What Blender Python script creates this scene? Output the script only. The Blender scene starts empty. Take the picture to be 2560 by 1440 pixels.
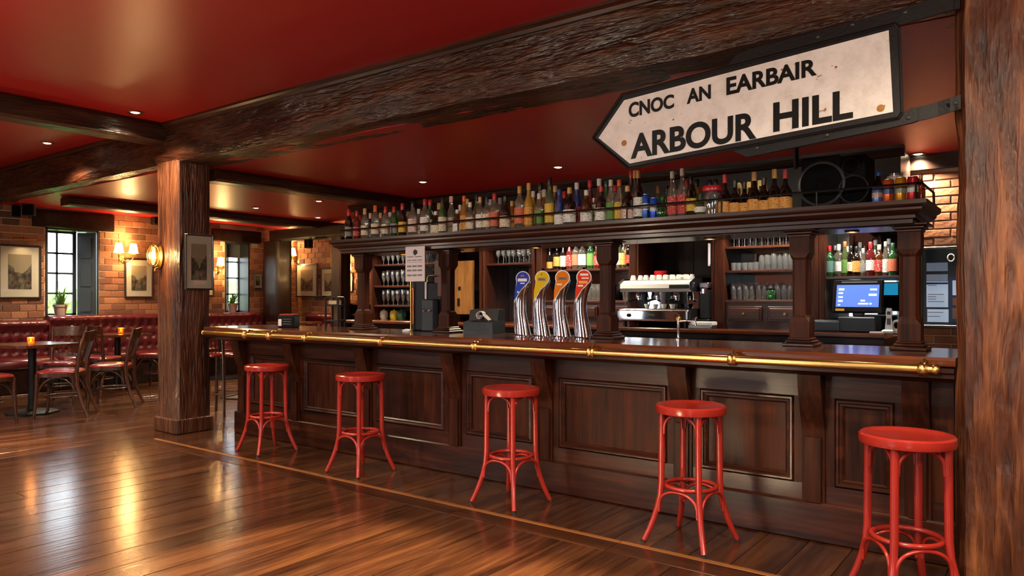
import bpy, bmesh, math, random
from math import sin, cos, pi, radians
from mathutils import Vector, Matrix, noise

R = random.Random(7)
SC = bpy.context.scene
COL = SC.collection

# ------------------------------------------------------------------ camera
EYE = 1.45
FPX = 1843.0                       # focal length in pixels of the 2560 frame
YAW = radians(36.62)
HORIZON = 745.0
cam_d = bpy.data.cameras.new('camera')
cam_d.sensor_width = 36.0
cam_d.lens = 36.0 * FPX / 2560.0
cam_d.shift_y = (HORIZON - 720.0) / 2560.0
cam_d.clip_start = 0.05
cam = bpy.data.objects.new('camera', cam_d)
COL.objects.link(cam)
cam.location = (0, 0, EYE)
cam.rotation_euler = (pi / 2, 0, YAW)
SC.camera = cam

# ------------------------------------------------------------------ world, sun, exposure
SC.view_settings.view_transform = 'Standard'
SC.view_settings.look = 'None'
SC.view_settings.gamma = 1.0
SC.view_settings.use_curve_mapping = False
SC.view_settings.exposure = 0.45
world = bpy.data.worlds.new('sky')
SC.world = world
world.use_nodes = True
_nt = world.node_tree
_bg = _nt.nodes['Background']
_bg.inputs['Color'].default_value = (0.86, 0.93, 1.0, 1)
_bg.inputs['Strength'].default_value = 7.0

sun_d = bpy.data.lights.new('sun', 'SUN')
sun_d.energy = 30.0
sun_d.color = (1.0, 0.72, 0.42)
sun_d.angle = radians(0.8)
sun = bpy.data.objects.new('sun', sun_d)
COL.objects.link(sun)
sun.rotation_euler = Vector((0.20, 0.85, -0.302)).to_track_quat('-Z', 'Y').to_euler()

cy = SC.cycles
cy.max_bounces = 5
cy.diffuse_bounces = 3
cy.glossy_bounces = 3
cy.transmission_bounces = 3
cy.transparent_max_bounces = 8
cy.caustics_reflective = False
cy.caustics_refractive = False

# ------------------------------------------------------------------ helpers
def at(u, v=None, X=None, Y=None, Z=None):
    """the point of the room behind pixel (u, v) on a given plane"""
    r = (u - 1280.0) / FPX
    dx = cos(YAW) * r - sin(YAW)
    dy = sin(YAW) * r + cos(YAW)
    dz = 0.0 if v is None else (HORIZON - v) / FPX
    if X is not None: t = X / dx
    elif Y is not None: t = Y / dy
    else: t = (Z - EYE) / dz
    return Vector((dx * t, dy * t, EYE + dz * t))

def lin(h):
    h = h.lstrip('#')
    out = []
    for i in (0, 2, 4):
        c = int(h[i:i + 2], 16) / 255.0
        out.append(c / 12.92 if c <= 0.04045 else ((c + 0.055) / 1.055) ** 2.4)
    return (*out, 1.0)

class MB:
    def __init__(s): s.v = []; s.f = []
    def add(s, vs, fs):
        o = len(s.v)
        s.v += [tuple(p) for p in vs]
        s.f += [tuple(i + o for i in f) for f in fs]
        return s
    def box(s, x0, y0, z0, x1, y1, z1):
        vs = [(x, y, z) for z in (z0, z1) for y in (y0, y1) for x in (x0, x1)]
        return s.add(vs, [(0, 2, 3, 1), (4, 5, 7, 6), (0, 1, 5, 4), (2, 6, 7, 3), (0, 4, 6, 2), (1, 3, 7, 5)])
    def cbox(s, x0, y0, z0, x1, y1, z1, b=0.01):
        b = min(b, (x1 - x0) * .45, (y1 - y0) * .45, (z1 - z0) * .45)
        vs = []; idx = {}
        for i, x in enumerate((x0, x1)):
            for j, y in enumerate((y0, y1)):
                for k, z in enumerate((z0, z1)):
                    sx, sy, sz = (1 - 2 * i) * b, (1 - 2 * j) * b, (1 - 2 * k) * b
                    idx[i, j, k] = len(vs)
                    vs += [(x, y + sy, z + sz), (x + sx, y, z + sz), (x + sx, y + sy, z)]
        def q(*c): return tuple(c)
        fs = []
        I = idx
        for i in (0, 1):
            a = [I[i, 0, 0], I[i, 0, 1], I[i, 1, 1], I[i, 1, 0]]
            fs.append(tuple(a) if i == 0 else tuple(reversed(a)))
            a = [I[0, i, 0] + 1, I[1, i, 0] + 1, I[1, i, 1] + 1, I[0, i, 1] + 1]
            fs.append(tuple(a) if i == 0 else tuple(reversed(a)))
            a = [I[0, 0, i] + 2, I[0, 1, i] + 2, I[1, 1, i] + 2, I[1, 0, i] + 2]
            fs.append(tuple(a) if i == 0 else tuple(reversed(a)))
        for i in (0, 1):
            for j in (0, 1):
                a, c = I[i, j, 0], I[i, j, 1]
                fs.append((a, c, c + 1, a + 1) if i != j else (a + 1, c + 1, c, a))
                a, c = I[i, 0, j], I[i, 1, j]
                fs.append((a, c, c + 2, a + 2) if i == j else (a + 2, c + 2, c, a))
                a, c = I[0, i, j] + 1, I[1, i, j] + 1
                fs.append((a, c, c + 1, a + 1) if i != j else (a + 1, c + 1, c, a))
        for (i, j, k), a in idx.items():
            fs.append((a, a + 1, a + 2) if (i + j + k) % 2 == 0 else (a + 2, a + 1, a))
        return s.add(vs, fs)
    def lathe(s, prof, n=20, c=(0, 0, 0), cap=True, a0=0.0, a1=2 * pi):
        full = abs(a1 - a0 - 2 * pi) < 1e-6
        m = n if full else n + 1
        vs = []
        for r, z in prof:
            for i in range(m):
                a = a0 + (a1 - a0) * i / n
                vs.append((c[0] + r * cos(a), c[1] + r * sin(a), c[2] + z))
        fs = []
        for k in range(len(prof) - 1):
            for i in range(n):
                j = (i + 1) % m
                fs.append((k * m + i, k * m + j, (k + 1) * m + j, (k + 1) * m + i))
        if cap and full:
            if prof[0][0] > 1e-5: fs.append(tuple(reversed(range(m))))
            if prof[-1][0] > 1e-5: fs.append(tuple(range((len(prof) - 1) * m, len(prof) * m)))
        return s.add(vs, fs)
    def tube(s, pts, rad, n=10, closed=False, flat=None):
        pts = [Vector(p) for p in pts]
        N = len(pts)
        if not hasattr(rad, '__len__'): rad = [rad] * N
        tans = []
        for i in range(N):
            a = pts[(i - 1) % N] if (closed or i > 0) else pts[i]
            b = pts[(i + 1) % N] if (closed or i < N - 1) else pts[i]
            t = (b - a)
            tans.append(t.normalized() if t.length > 1e-9 else Vector((0, 0, 1)))
        up = Vector((0, 0, 1)) if abs(tans[0].z) < .9 else Vector((1, 0, 0))
        nx = tans[0].cross(up).normalized()
        vs = []
        for i in range(N):
            t = tans[i]
            nx = (nx - t * nx.dot(t)).normalized()
            ny = t.cross(nx)
            for k in range(n):
                a = 2 * pi * k / n
                vs.append(pts[i] + (nx * cos(a) + ny * sin(a)) * rad[i])
        fs = []
        for i in range(N if closed else N - 1):
            j = (i + 1) % N
            for k in range(n):
                l = (k + 1) % n
                fs.append((i * n + k, i * n + l, j * n + l, j * n + k))
        if not closed:
            fs.append(tuple(reversed(range(n))))
            fs.append(tuple(range((N - 1) * n, N * n)))
        return s.add(vs, fs)
    def prism(s, poly, axis, a, b):
        """polygon (p, q) swept along an axis: x -> (y, z), y -> (x, z), z -> (x, y)"""
        def P(p, q, t):
            return (t, p, q) if axis == 'x' else (p, t, q) if axis == 'y' else (p, q, t)
        n = len(poly)
        vs = [P(p, q, a) for p, q in poly] + [P(p, q, b) for p, q in poly]
        fs = [tuple(range(n)), tuple(reversed(range(n, 2 * n)))]
        fs += [(i, n + i, n + (i + 1) % n, (i + 1) % n) for i in range(n)]
        return s.add(vs, fs)
    def grid(s, fn, nu, nv):
        vs = [fn(i / nu, j / nv) for j in range(nv + 1) for i in range(nu + 1)]
        fs = [(j * (nu + 1) + i, j * (nu + 1) + i + 1, (j + 1) * (nu + 1) + i + 1, (j + 1) * (nu + 1) + i)
              for j in range(nv) for i in range(nu)]
        return s.add(vs, fs)
    def xf(s, M):
        s.v = [tuple(M @ Vector(p)) for p in s.v]
        return s
    def mesh(s, name, m, smooth=None):
        me = bpy.data.meshes.new(name)
        me.from_pydata(s.v, [], s.f)
        bm = bmesh.new(); bm.from_mesh(me)
        bmesh.ops.recalc_face_normals(bm, faces=bm.faces)
        bm.to_mesh(me); bm.free()
        if smooth:
            me.polygons.foreach_set('use_smooth', [True] * len(me.polygons))
            me.set_sharp_from_angle(angle=radians(smooth))
        if m is not None: me.materials.append(m)
        return me
    def build(s, name, m, parent=None, smooth=None, loc=None):
        return obj(name, s.mesh(name, m, smooth), parent, loc)

def obj(name, me, parent=None, loc=None, rz=0.0):
    o = bpy.data.objects.new(name, me)
    COL.objects.link(o)
    if parent is not None: o.parent = parent
    if loc is not None: o.location = loc
    if rz: o.rotation_euler = (0, 0, rz)
    return o

def tag(o, label, cat, group=None):
    o['label'] = label; o['category'] = cat
    if group: o['group'] = group
    return o

def thing(name, label, cat, loc=(0, 0, 0), rz=0.0, group=None, scale=1.0):
    o = bpy.data.objects.new(name, None)
    COL.objects.link(o)
    o.empty_display_size = 0.05
    o.location = loc; o.rotation_euler = (0, 0, rz); o.scale = (scale,) * 3
    return tag(o, label, cat, group)

def struct(o):
    o['kind'] = 'structure'
    return o

def dup(root, loc, rz=0.0, label=None, scale=None, group=None):
    r = root.copy(); COL.objects.link(r)
    r.location = loc; r.rotation_euler = (0, 0, rz)
    if scale is not None: r.scale = scale if hasattr(scale, '__len__') else (scale,) * 3
    if label: r['label'] = label
    if group: r['group'] = group
    for ch in list(root.children):
        c = ch.copy(); COL.objects.link(c); c.parent = r
        for g in list(ch.children):
            d = g.copy(); COL.objects.link(d); d.parent = c
    return r

# ------------------------------------------------------------------ materials
def nodes(name):
    m = bpy.data.materials.new(name)
    m.use_nodes = True
    nt = m.node_tree
    return m, nt, nt.nodes['Principled BSDF']

def plain(name, col, rough=.5, metal=0.0, spec=.5, emit=None, estr=0.0, coat=0.0, var=0.0, bump=0.0, bscale=40.0):
    m, nt, b = nodes(name)
    col = lin(col) if isinstance(col, str) else (*col[:3], 1)
    b.inputs['Base Color'].default_value = col
    b.inputs['Roughness'].default_value = rough
    b.inputs['Metallic'].default_value = metal
    b.inputs['Specular IOR Level'].default_value = spec
    b.inputs['Coat Weight'].default_value = coat
    b.inputs['Coat Roughness'].default_value = .12
    if emit:
        b.inputs['Emission Color'].default_value = lin(emit) if isinstance(emit, str) else (*emit[:3], 1)
        b.inputs['Emission Strength'].default_value = estr
    if var or bump:
        tc = nt.nodes.new('ShaderNodeTexCoord')
        nz = nt.nodes.new('ShaderNodeTexNoise')
        nz.inputs['Scale'].default_value = bscale
        nz.inputs['Detail'].default_value = 5
        nt.links.new(tc.outputs['Object'], nz.inputs['Vector'])
        if var:
            mx = nt.nodes.new('ShaderNodeMix'); mx.data_type = 'RGBA'
            mx.inputs[6].default_value = tuple(c * (1 - var) for c in col[:3]) + (1,)
            mx.inputs[7].default_value = tuple(min(1, c * (1 + var)) for c in col[:3]) + (1,)
            nt.links.new(nz.outputs['Fac'], mx.inputs[0])
            nt.links.new(mx.outputs[2], b.inputs['Base Color'])
        if bump:
            bp = nt.nodes.new('ShaderNodeBump')
            bp.inputs['Strength'].default_value = bump
            bp.inputs['Distance'].default_value = .01
            nt.links.new(nz.outputs['Fac'], bp.inputs['Height'])
            nt.links.new(bp.outputs['Normal'], b.inputs['Normal'])
    return m

def wood(name, dark, mid, light, axis='x', scale=9.0, stretch=14.0, rough=.35, rvar=.12, bump=.15, coat=0.0, rand=0.0, knots=False, spec=.5, bdist=.02):
    m, nt, b = nodes(name)
    L = nt.links.new
    tc = nt.nodes.new('ShaderNodeTexCoord')
    mp = nt.nodes.new('ShaderNodeMapping')
    sc = [scale] * 3
    sc['xyz'.index(axis)] = scale / stretch
    mp.inputs['Scale'].default_value = sc
    vec = tc.outputs['Object']
    oi = nt.nodes.new('ShaderNodeObjectInfo')
    if rand:
        ad = nt.nodes.new('ShaderNodeVectorMath'); ad.operation = 'ADD'
        mu = nt.nodes.new('ShaderNodeMath'); mu.operation = 'MULTIPLY'; mu.inputs[1].default_value = 37.0
        L(oi.outputs['Random'], mu.inputs[0])
        L(vec, ad.inputs[0]); L(mu.outputs[0], ad.inputs[1])
        vec = ad.outputs[0]
    L(vec, mp.inputs['Vector'])
    n1 = nt.nodes.new('ShaderNodeTexNoise')
    n1.inputs['Scale'].default_value = 1.0; n1.inputs['Detail'].default_value = 5; n1.inputs['Roughness'].default_value = .62
    n1.inputs['Distortion'].default_value = .6
    L(mp.outputs['Vector'], n1.inputs['Vector'])
    n2 = nt.nodes.new('ShaderNodeTexNoise')
    n2.inputs['Scale'].default_value = 5.0; n2.inputs['Detail'].default_value = 2
    L(mp.outputs['Vector'], n2.inputs['Vector'])
    mix = nt.nodes.new('ShaderNodeMath'); mix.operation = 'MULTIPLY_ADD'
    mix.inputs[1].default_value = .35; 
    L(n2.outputs['Fac'], mix.inputs[0])
    m2 = nt.nodes.new('ShaderNodeMath'); m2.operation = 'MULTIPLY'; m2.inputs[1].default_value = .68
    L(n1.outputs['Fac'], m2.inputs[0]); L(m2.outputs[0], mix.inputs[2])
    cr = nt.nodes.new('ShaderNodeValToRGB')
    e = cr.color_ramp.elements
    e[0].position = .34; e[0].color = lin(dark)
    e[1].position = .72; e[1].color = lin(light)
    k = e.new(.52); k.color = lin(mid)
    L(mix.outputs[0], cr.inputs['Fac'])
    out = cr.outputs['Color']
    if rand:
        hs = nt.nodes.new('ShaderNodeHueSaturation')
        mr = nt.nodes.new('ShaderNodeMapRange')
        mr.inputs['To Min'].default_value = 1 - rand; mr.inputs['To Max'].default_value = 1 + rand
        L(oi.outputs['Random'], mr.inputs['Value']); L(mr.outputs[0], hs.inputs['Value'])
        L(out, hs.inputs['Color']); out = hs.outputs['Color']
    L(out, b.inputs['Base Color'])
    rr = nt.nodes.new('ShaderNodeMapRange')
    rr.inputs['To Min'].default_value = max(.05, rough - rvar); rr.inputs['To Max'].default_value = rough + rvar
    L(n1.outputs['Fac'], rr.inputs['Value']); L(rr.outputs[0], b.inputs['Roughness'])
    b.inputs['Specular IOR Level'].default_value = spec
    b.inputs['Coat Weight'].default_value = coat
    b.inputs['Coat Roughness'].default_value = .15
    bp = nt.nodes.new('ShaderNodeBump')
    bp.inputs['Strength'].default_value = bump; bp.inputs['Distance'].default_value = bdist
    L(mix.outputs[0], bp.inputs['Height']); L(bp.outputs['Normal'], b.inputs['Normal'])
    return m

def thin_glass(name, tint, rough=.03, refl=.08, body=0.0, bodycol=None):
    """thin-walled glass: tinted see-through plus a sheen, optionally part filled with colour"""
    m, nt, b = nodes(name)
    nt.nodes.remove(b)
    L = nt.links.new
    out = nt.nodes['Material Output']
    tr = nt.nodes.new('ShaderNodeBsdfTransparent'); tr.inputs['Color'].default_value = tint
    gl = nt.nodes.new('ShaderNodeBsdfGlossy'); gl.inputs['Roughness'].default_value = rough
    lw = nt.nodes.new('ShaderNodeLayerWeight'); lw.inputs['Blend'].default_value = .35
    mr = nt.nodes.new('ShaderNodeMapRange')
    mr.inputs['To Min'].default_value = refl; mr.inputs['To Max'].default_value = min(1, refl * 5 + .3)
    L(lw.outputs['Facing'], mr.inputs['Value'])
    base = tr.outputs[0]
    if body > 0:
        df = nt.nodes.new('ShaderNodeBsdfDiffuse'); df.inputs['Color'].default_value = bodycol
        mb = nt.nodes.new('ShaderNodeMixShader'); mb.inputs[0].default_value = body
        L(tr.outputs[0], mb.inputs[1]); L(df.outputs[0], mb.inputs[2]); base = mb.outputs[0]
    mx = nt.nodes.new('ShaderNodeMixShader')
    L(mr.outputs[0], mx.inputs[0]); L(base, mx.inputs[1]); L(gl.outputs[0], mx.inputs[2])
    L(mx.outputs[0], out.inputs['Surface'])
    return m

M = {}
M['mahog_x'] = wood('mahogany_along', '#190a05', '#37180c', '#562816', 'x', 10, 16, .34, .08, .08, coat=.08, spec=.35)
M['mahog_z'] = wood('mahogany_upright', '#1a0a05', '#38190d', '#572914', 'z', 10, 16, .46, .08, .08, coat=.0, spec=.16)
M['mahog_y'] = wood('mahogany_cross', '#170a06', '#33170d', '#54281a', 'y', 10, 16, .34, .08, .08, coat=.08, spec=.35)
M['counter'] = wood('counter_top', '#2a120a', '#562a17', '#7d4424', 'x', 8, 18, .16, .05, .03, coat=.6)
M['beam_x'] = wood('hewn_beam_along', '#140905', '#351a0e', '#5f341b', 'x', 9, 7, .30, .16, 1.0, bdist=.05)
M['beam_y'] = wood('hewn_beam_cross', '#140905', '#2e170d', '#4e2b18', 'y', 9, 7, .34, .12, .8, bdist=.04)
M['post'] = wood('hewn_post', '#1f0d06', '#4f2a17', '#7d4a2a', 'z', 9, 8, .36, .14, 1.0, bdist=.05)
M['post_near'] = wood('hewn_post_honey', '#1c0b05', '#5a3019', '#9a5f34', 'z', 7, 9, .42, .12, 1.0, bdist=.06)
M['darkwood'] = wood('back_bar_wood', '#0d0604', '#1f0f09', '#34190f', 'x', 9, 12, .38, .08, .08, coat=.04, spec=.25)
M['darkwood_z'] = wood('back_bar_wood_upright', '#0d0604', '#1f0f09', '#34190f', 'z', 9, 12, .38, .08, .08, coat=.04, spec=.25)
M['plank'] = wood('floor_plank', '#22110a', '#452818', '#664024', 'y', 7, 13, .20, .05, .12, rand=.18, coat=.15)
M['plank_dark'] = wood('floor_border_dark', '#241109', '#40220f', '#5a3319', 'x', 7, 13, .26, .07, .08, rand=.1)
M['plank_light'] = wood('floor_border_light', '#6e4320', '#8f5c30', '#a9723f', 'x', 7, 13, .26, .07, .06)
M['chairwood'] = wood('chair_wood', '#1d0d07', '#3d2011', '#5d351d', 'z', 14, 8, .28, .06, .05, coat=.3)
M['tablewood'] = wood('table_wood', '#2a140b', '#4d2a17', '#744425', 'x', 9, 12, .2, .05, .03, coat=.4)
M['pine'] = wood('pine_board', '#5c3a1c', '#7d5429', '#946a3a', 'z', 9, 10, .4, .1, .08)
M['ceiling'] = plain('red_ceiling_paint', (.43, .013, .018), .36, var=.05, bump=.05, bscale=3.0)
M['mortar'] = plain('lime_mortar', '#b79d86', .9, var=.15, bump=.4, bscale=60)
M['stoolred'] = plain('red_stool_paint', (.38, .026, .017), .24, coat=.35, var=.14, bump=.03, bscale=14)
M['leather'] = plain('oxblood_leather', (.085, .008, .012), .28, coat=.12, var=.25, bump=.12, bscale=60)
M['seatpad'] = plain('red_seat_leather', (.17, .014, .014), .24, coat=.15, var=.2, bump=.08, bscale=60)
M['brass'] = plain('polished_brass', (.86, .58, .20), .26, 1.0, var=.08, bscale=20)
M['oldbrass'] = plain('old_brass', (.50, .30, .11), .32, 1.0)
M['chrome'] = plain('chrome', (.80, .80, .82), .07, 1.0)
M['steel'] = plain('brushed_steel', (.62, .62, .64), .22, 1.0, var=.06, bscale=90)
M['black'] = plain('black_plastic', (.006, .006, .007), .35, spec=.3)
M['blackmetal'] = plain('black_iron', (.004, .004, .005), .42, 0.0, .28, bump=.15, bscale=50)
M['matteblack'] = plain('matte_black', (.005, .005, .005), .8, spec=.12)
M['charcoal'] = plain('charcoal_plastic', (.018, .023, .028), .4)
M['mesh'] = plain('speaker_cloth', (.003, .003, .003), .9, spec=.1, bump=.3, bscale=400)
M['greymetal'] = plain('grey_ring', (.035, .035, .038), .35, .2)
M['white'] = plain('white_ceramic', (.82, .80, .76), .25)
M['whiteplastic'] = plain('white_plastic', (.70, .72, .72), .35)
M['paper'] = plain('paper', (.80, .74, .76), .8)
M['ink'] = plain('ink', (.03, .025, .03), .7)
M['mount'] = plain('picture_mount', (.72, .62, .48), .8)
M['frame'] = plain('picture_frame', (.022, .013, .009), .3)
M['gold'] = plain('gilt', (.62, .42, .14), .35, .8)
M['mirror'] = plain('mirror', (.55, .60, .62), .03, 1.0)
M['terracotta'] = plain('clay_pot', (.42, .27, .23), .7, var=.1)
M['leaf'] = plain('leaf', (.10, .26, .05), .45, var=.35, bscale=9)
M['outleaf'] = plain('garden_leaf', (.22, .42, .09), .5, var=.4, bscale=4)
M['winframe'] = plain('window_paint', (.018, .022, .026), .35)
M['panel_dark'] = plain('shutter_paint', (.035, .042, .05), .35)
M['blind'] = plain('grey_blind', (.10, .11, .13), .8)
M['pane'] = thin_glass('window_pane', (.96, .98, .98, 1), refl=.03)
M['glass'] = thin_glass('clear_glass', (.90, .93, .93, 1), refl=.24, body=.10, bodycol=(.85, .9, .9, 1))
M['candleglass'] = thin_glass('amber_candle_glass', (1.0, .55, .14, 1), refl=.06, body=.25, bodycol=(1, .45, .08, 1))
M['lampglass'] = thin_glass('lamp_glass', (1.0, .90, .70, 1), refl=.10)
M['flame'] = plain('candle_flame', (1, .6, .2), .5, emit=(1, .50, .12), estr=14.0)
M['shade'] = plain('lit_lamp_shade', (.9, .7, .4), .6, emit=(1, .60, .22), estr=5.0)
M['bulb'] = plain('lit_bulb', (1, .8, .5), .5, emit=(1, .66, .28), estr=16.0)
M['lens'] = plain('lit_downlight', (1, .9, .7), .5, emit=(1, .82, .52), estr=14.0)
M['screen'] = plain('lit_screen', (.05, .1, .4), .3, emit=(.10, .20, .72), estr=.9)
M['screenmark'] = plain('lit_screen_mark', (.8, .9, 1), .3, emit=(.8, .9, 1), estr=1.0)
M['board_blue'] = plain('board_blue', (.02, .11, .30), .4)
M['signwhite'] = None

def brick_mat(name, cols, rough=.75):
    m, nt, b = nodes(name)
    L = nt.links.new
    oi = nt.nodes.new('ShaderNodeObjectInfo')
    tc = nt.nodes.new('ShaderNodeTexCoord')
    nz = nt.nodes.new('ShaderNodeTexNoise'); nz.inputs['Scale'].default_value = 28; nz.inputs['Detail'].default_value = 6
    L(tc.outputs['Object'], nz.inputs['Vector'])
    cr = nt.nodes.new('ShaderNodeValToRGB')
    e = cr.color_ramp.elements
    e[0].position = 0; e[0].color = lin(cols[0]); e[1].position = 1; e[1].color = lin(cols[-1])
    for i, c in enumerate(cols[1:-1]):
        k = e.new((i + 1) / (len(cols) - 1)); k.color = lin(c)
    L(oi.outputs['Random'], cr.inputs['Fac'])
    mr = nt.nodes.new('ShaderNodeMapRange'); mr.inputs['To Min'].default_value = .62; mr.inputs['To Max'].default_value = 1.35
    L(nz.outputs['Fac'], mr.inputs['Value'])
    hs = nt.nodes.new('ShaderNodeHueSaturation')
    L(mr.outputs[0], hs.inputs['Value']); L(cr.outputs['Color'], hs.inputs['Color'])
    L(hs.outputs['Color'], b.inputs['Base Color'])
    b.inputs['Roughness'].default_value = rough
    bp = nt.nodes.new('ShaderNodeBump'); bp.inputs['Strength'].default_value = .5; bp.inputs['Distance'].default_value = .012
    L(nz.outputs['Fac'], bp.inputs['Height']); L(bp.outputs['Normal'], b.inputs['Normal'])
    return m

M['brick'] = brick_mat('red_brick', ['#553423', '#7d4b30', '#93603f', '#693f2a', '#a06d49', '#452a1e'])
M['brick_r'] = brick_mat('brown_brick', ['#4a2c1e', '#7a4a30', '#935c3c', '#5e3926', '#a06a45'])

# ================================================================== the shell
XL, XR, YF, YB = -13.2, 4.0, -3.6, 10.0          # left wall, right wall, wall behind the camera, far wall
YBAR = 8.5                                       # wall behind the bar
CH, CL = 3.33, 2.9                               # ceiling in front of / behind the main beam

# ---- floor with single boards
floor = struct(MB().box(XL - .5, YF - .5, -.12, XR + .5, YB + .5, -.012).build('floor', plain('floor_gap', (.01, .006, .004), .8)))
PW = .24
cols = int((XR - XL) / PW)
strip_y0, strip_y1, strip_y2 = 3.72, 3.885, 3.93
npl = 0
pm = {}
def plank(x0, x1, y0, y1, m, name='plank', z=0.0):
    k = (round(x1 - x0, 3), round(y1 - y0, 2), m.name)
    if k not in pm:
        hx, hy = (x1 - x0) / 2 - .0018, (y1 - y0) / 2 - .0018
        pm[k] = MB().cbox(-hx, -hy, -.02, hx, hy, 0, .0025).mesh('plank', m)
    return obj(name, pm[k], floor, ((x0 + x1) / 2, (y0 + y1) / 2, z + R.uniform(-.0006, .0006)))
for i in range(cols + 1):
    x0 = XL + i * PW; x1 = min(x0 + PW, XR)
    if x1 - x0 < .05: continue
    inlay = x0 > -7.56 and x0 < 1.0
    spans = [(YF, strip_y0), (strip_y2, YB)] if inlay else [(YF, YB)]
    for a, b_ in spans:
        cuts = [a]
        if b_ - a > 8: cuts += [a + R.choice((2.0, 3.2, 4.4, 5.6)), a + R.choice((8.0, 9.2, 10.4))]
        elif a == YF: cuts += [a + R.choice((2.4, 3.4, 4.4, 5.0, 5.8))]
        elif x0 < -4: cuts += [a + R.choice((1.2, 2.0))]
        cuts.append(b_)
        for p, q in zip(cuts, cuts[1:]):
            plank(x0, x1, p, q, M['plank']); npl += 1
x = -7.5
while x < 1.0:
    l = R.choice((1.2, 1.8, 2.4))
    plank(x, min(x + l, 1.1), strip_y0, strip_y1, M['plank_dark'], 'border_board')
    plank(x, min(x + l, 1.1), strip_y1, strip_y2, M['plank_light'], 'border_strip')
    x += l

# ---- ceilings
ceil = struct(MB().box(XL - .5, YF - .5, CH, XR + .5, 4.40, CH + .2).build('ceiling', M['ceiling']))
MB().box(XL - .5, 4.40, CL, XR + .5, YB + .5, CL + .63).build('lower_ceiling', M['ceiling'], ceil)

# ---- left wall with two window openings
W1 = (5.08, 5.90, 1.13, 2.60)      # y0, y1, z0, z1 at the room face
W2 = (8.28, 8.82, 1.15, 2.56)
wl = MB()
TH = .42
def wall_x(mb, y0, y1, z0, z1): mb.box(XL - TH, y0, z0, XL, y1, z1)
wall_x(wl, YF - .5, W1[0], 0, 3.5); wall_x(wl, W1[1], W2[0], 0, 3.5); wall_x(wl, W2[1], YB + .3, 0, 3.5)
for w in (W1, W2):
    wall_x(wl, w[0], w[1], 0, w[2]); wall_x(wl, w[0], w[1], w[3], 3.5)
wall_left = struct(wl.build('wall_left', M['mortar']))

# ---- other walls
wbk = MB().box(XL - .4, YB, 0, -9.0, YB + .3, 3.4)
wall_back = struct(wbk.build('wall_back', M['mortar']))
wall_bar = struct(MB().box(-9.0, YBAR, 0, XR + .3, YBAR + .3, 3.4).build('wall_bar', M['mortar']))
struct(MB().box(-9.15, YBAR, 0, -9.0, YB, 3.4).build('wall_return', M['mortar']))
plaster = plain('dark_red_plaster', (.15, .055, .04), .8, var=.1, bump=.1, bscale=12)
wr = MB(); wr.box(XR, YF - .5, 0, XR + .3, YBAR + .3, 3.5)
struct(wr.build('wall_right', plaster))
FW = [(-10.6, -9.2), (-5.6, -3.2), (.6, 2.0)]     # windows behind the camera
FZ = (.9, 2.6)
wf = MB()
px = XL - .4
for a, b_ in FW:
    wf.box(px, YF - .3, 0, a, YF, 3.5)
    wf.box(a, YF - .3, 0, b_, YF, FZ[0]); wf.box(a, YF - .3, FZ[1], b_, YF, 3.5)
    px = b_
wf.box(px, YF - .3, 0, XR + .3, YF, 3.5)
struct(wf.build('wall_front', plaster))

# ---- windows
def sash(name, axis, a0, a1, z0, z1, p, nx, nz, bar=.022, fr=.05, depth=.06):
    """a glazed window: frame, bars and separate panes, lying in the plane x = p or y = p"""
    def bx(mb, s0, s1, t0, t1, d):
        if axis == 'x': mb.box(p - d, s0, t0, p + d, s1, t1)
        else: mb.box(s0, p - d, t0, s1, p + d, t1)
    root = MB()
    bx(root, a0, a0 + fr, z0, z1, depth / 2); bx(root, a1 - fr, a1, z0, z1, depth / 2)
    bx(root, a0, a1, z0, z0 + fr, depth / 2); bx(root, a0, a1, z1 - fr, z1, depth / 2)
    root = struct(root.build(name, M['winframe']))
    w = (a1 - a0 - 2 * fr) / nx; h = (z1 - z0 - 2 * fr) / nz
    for i in range(1, nx):
        b = MB(); bx(b, a0 + fr + i * w - bar / 2, a0 + fr + i * w + bar / 2, z0 + fr, z1 - fr, depth / 3); b.build('glazing_bar', M['winframe'], root)
    for j in range(1, nz):
        b = MB(); bx(b, a0 + fr, a1 - fr, z0 + fr + j * h - bar / 2, z0 + fr + j * h + bar / 2, depth / 3); b.build('glazing_bar', M['winframe'], root)
    for i in range(nx):
        for j in range(nz):
            b = MB(); bx(b, a0 + fr + i * w + .001, a0 + fr + (i + 1) * w - .001, z0 + fr + j * h + .001, z0 + fr + (j + 1) * h - .001, .003)
            b.build('pane', M['pane'], root)
    return root
w1 = sash('window_1', 'x', W1[0], W1[0] + .60, W1[2], W1[3], XL - .34, 2, 4, bar=.03, fr=.06)
w2 = sash('window_2', 'x', W2[0], W2[1], W2[2], W2[3], XL - .34, 2, 4, bar=.025, fr=.05)
for i, (a, b_) in enumerate(FW):
    sash('window_%d' % (i + 3), 'y', a, b_, FZ[0], FZ[1], YF - .15, 3, 3, bar=.04, fr=.07)
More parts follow.
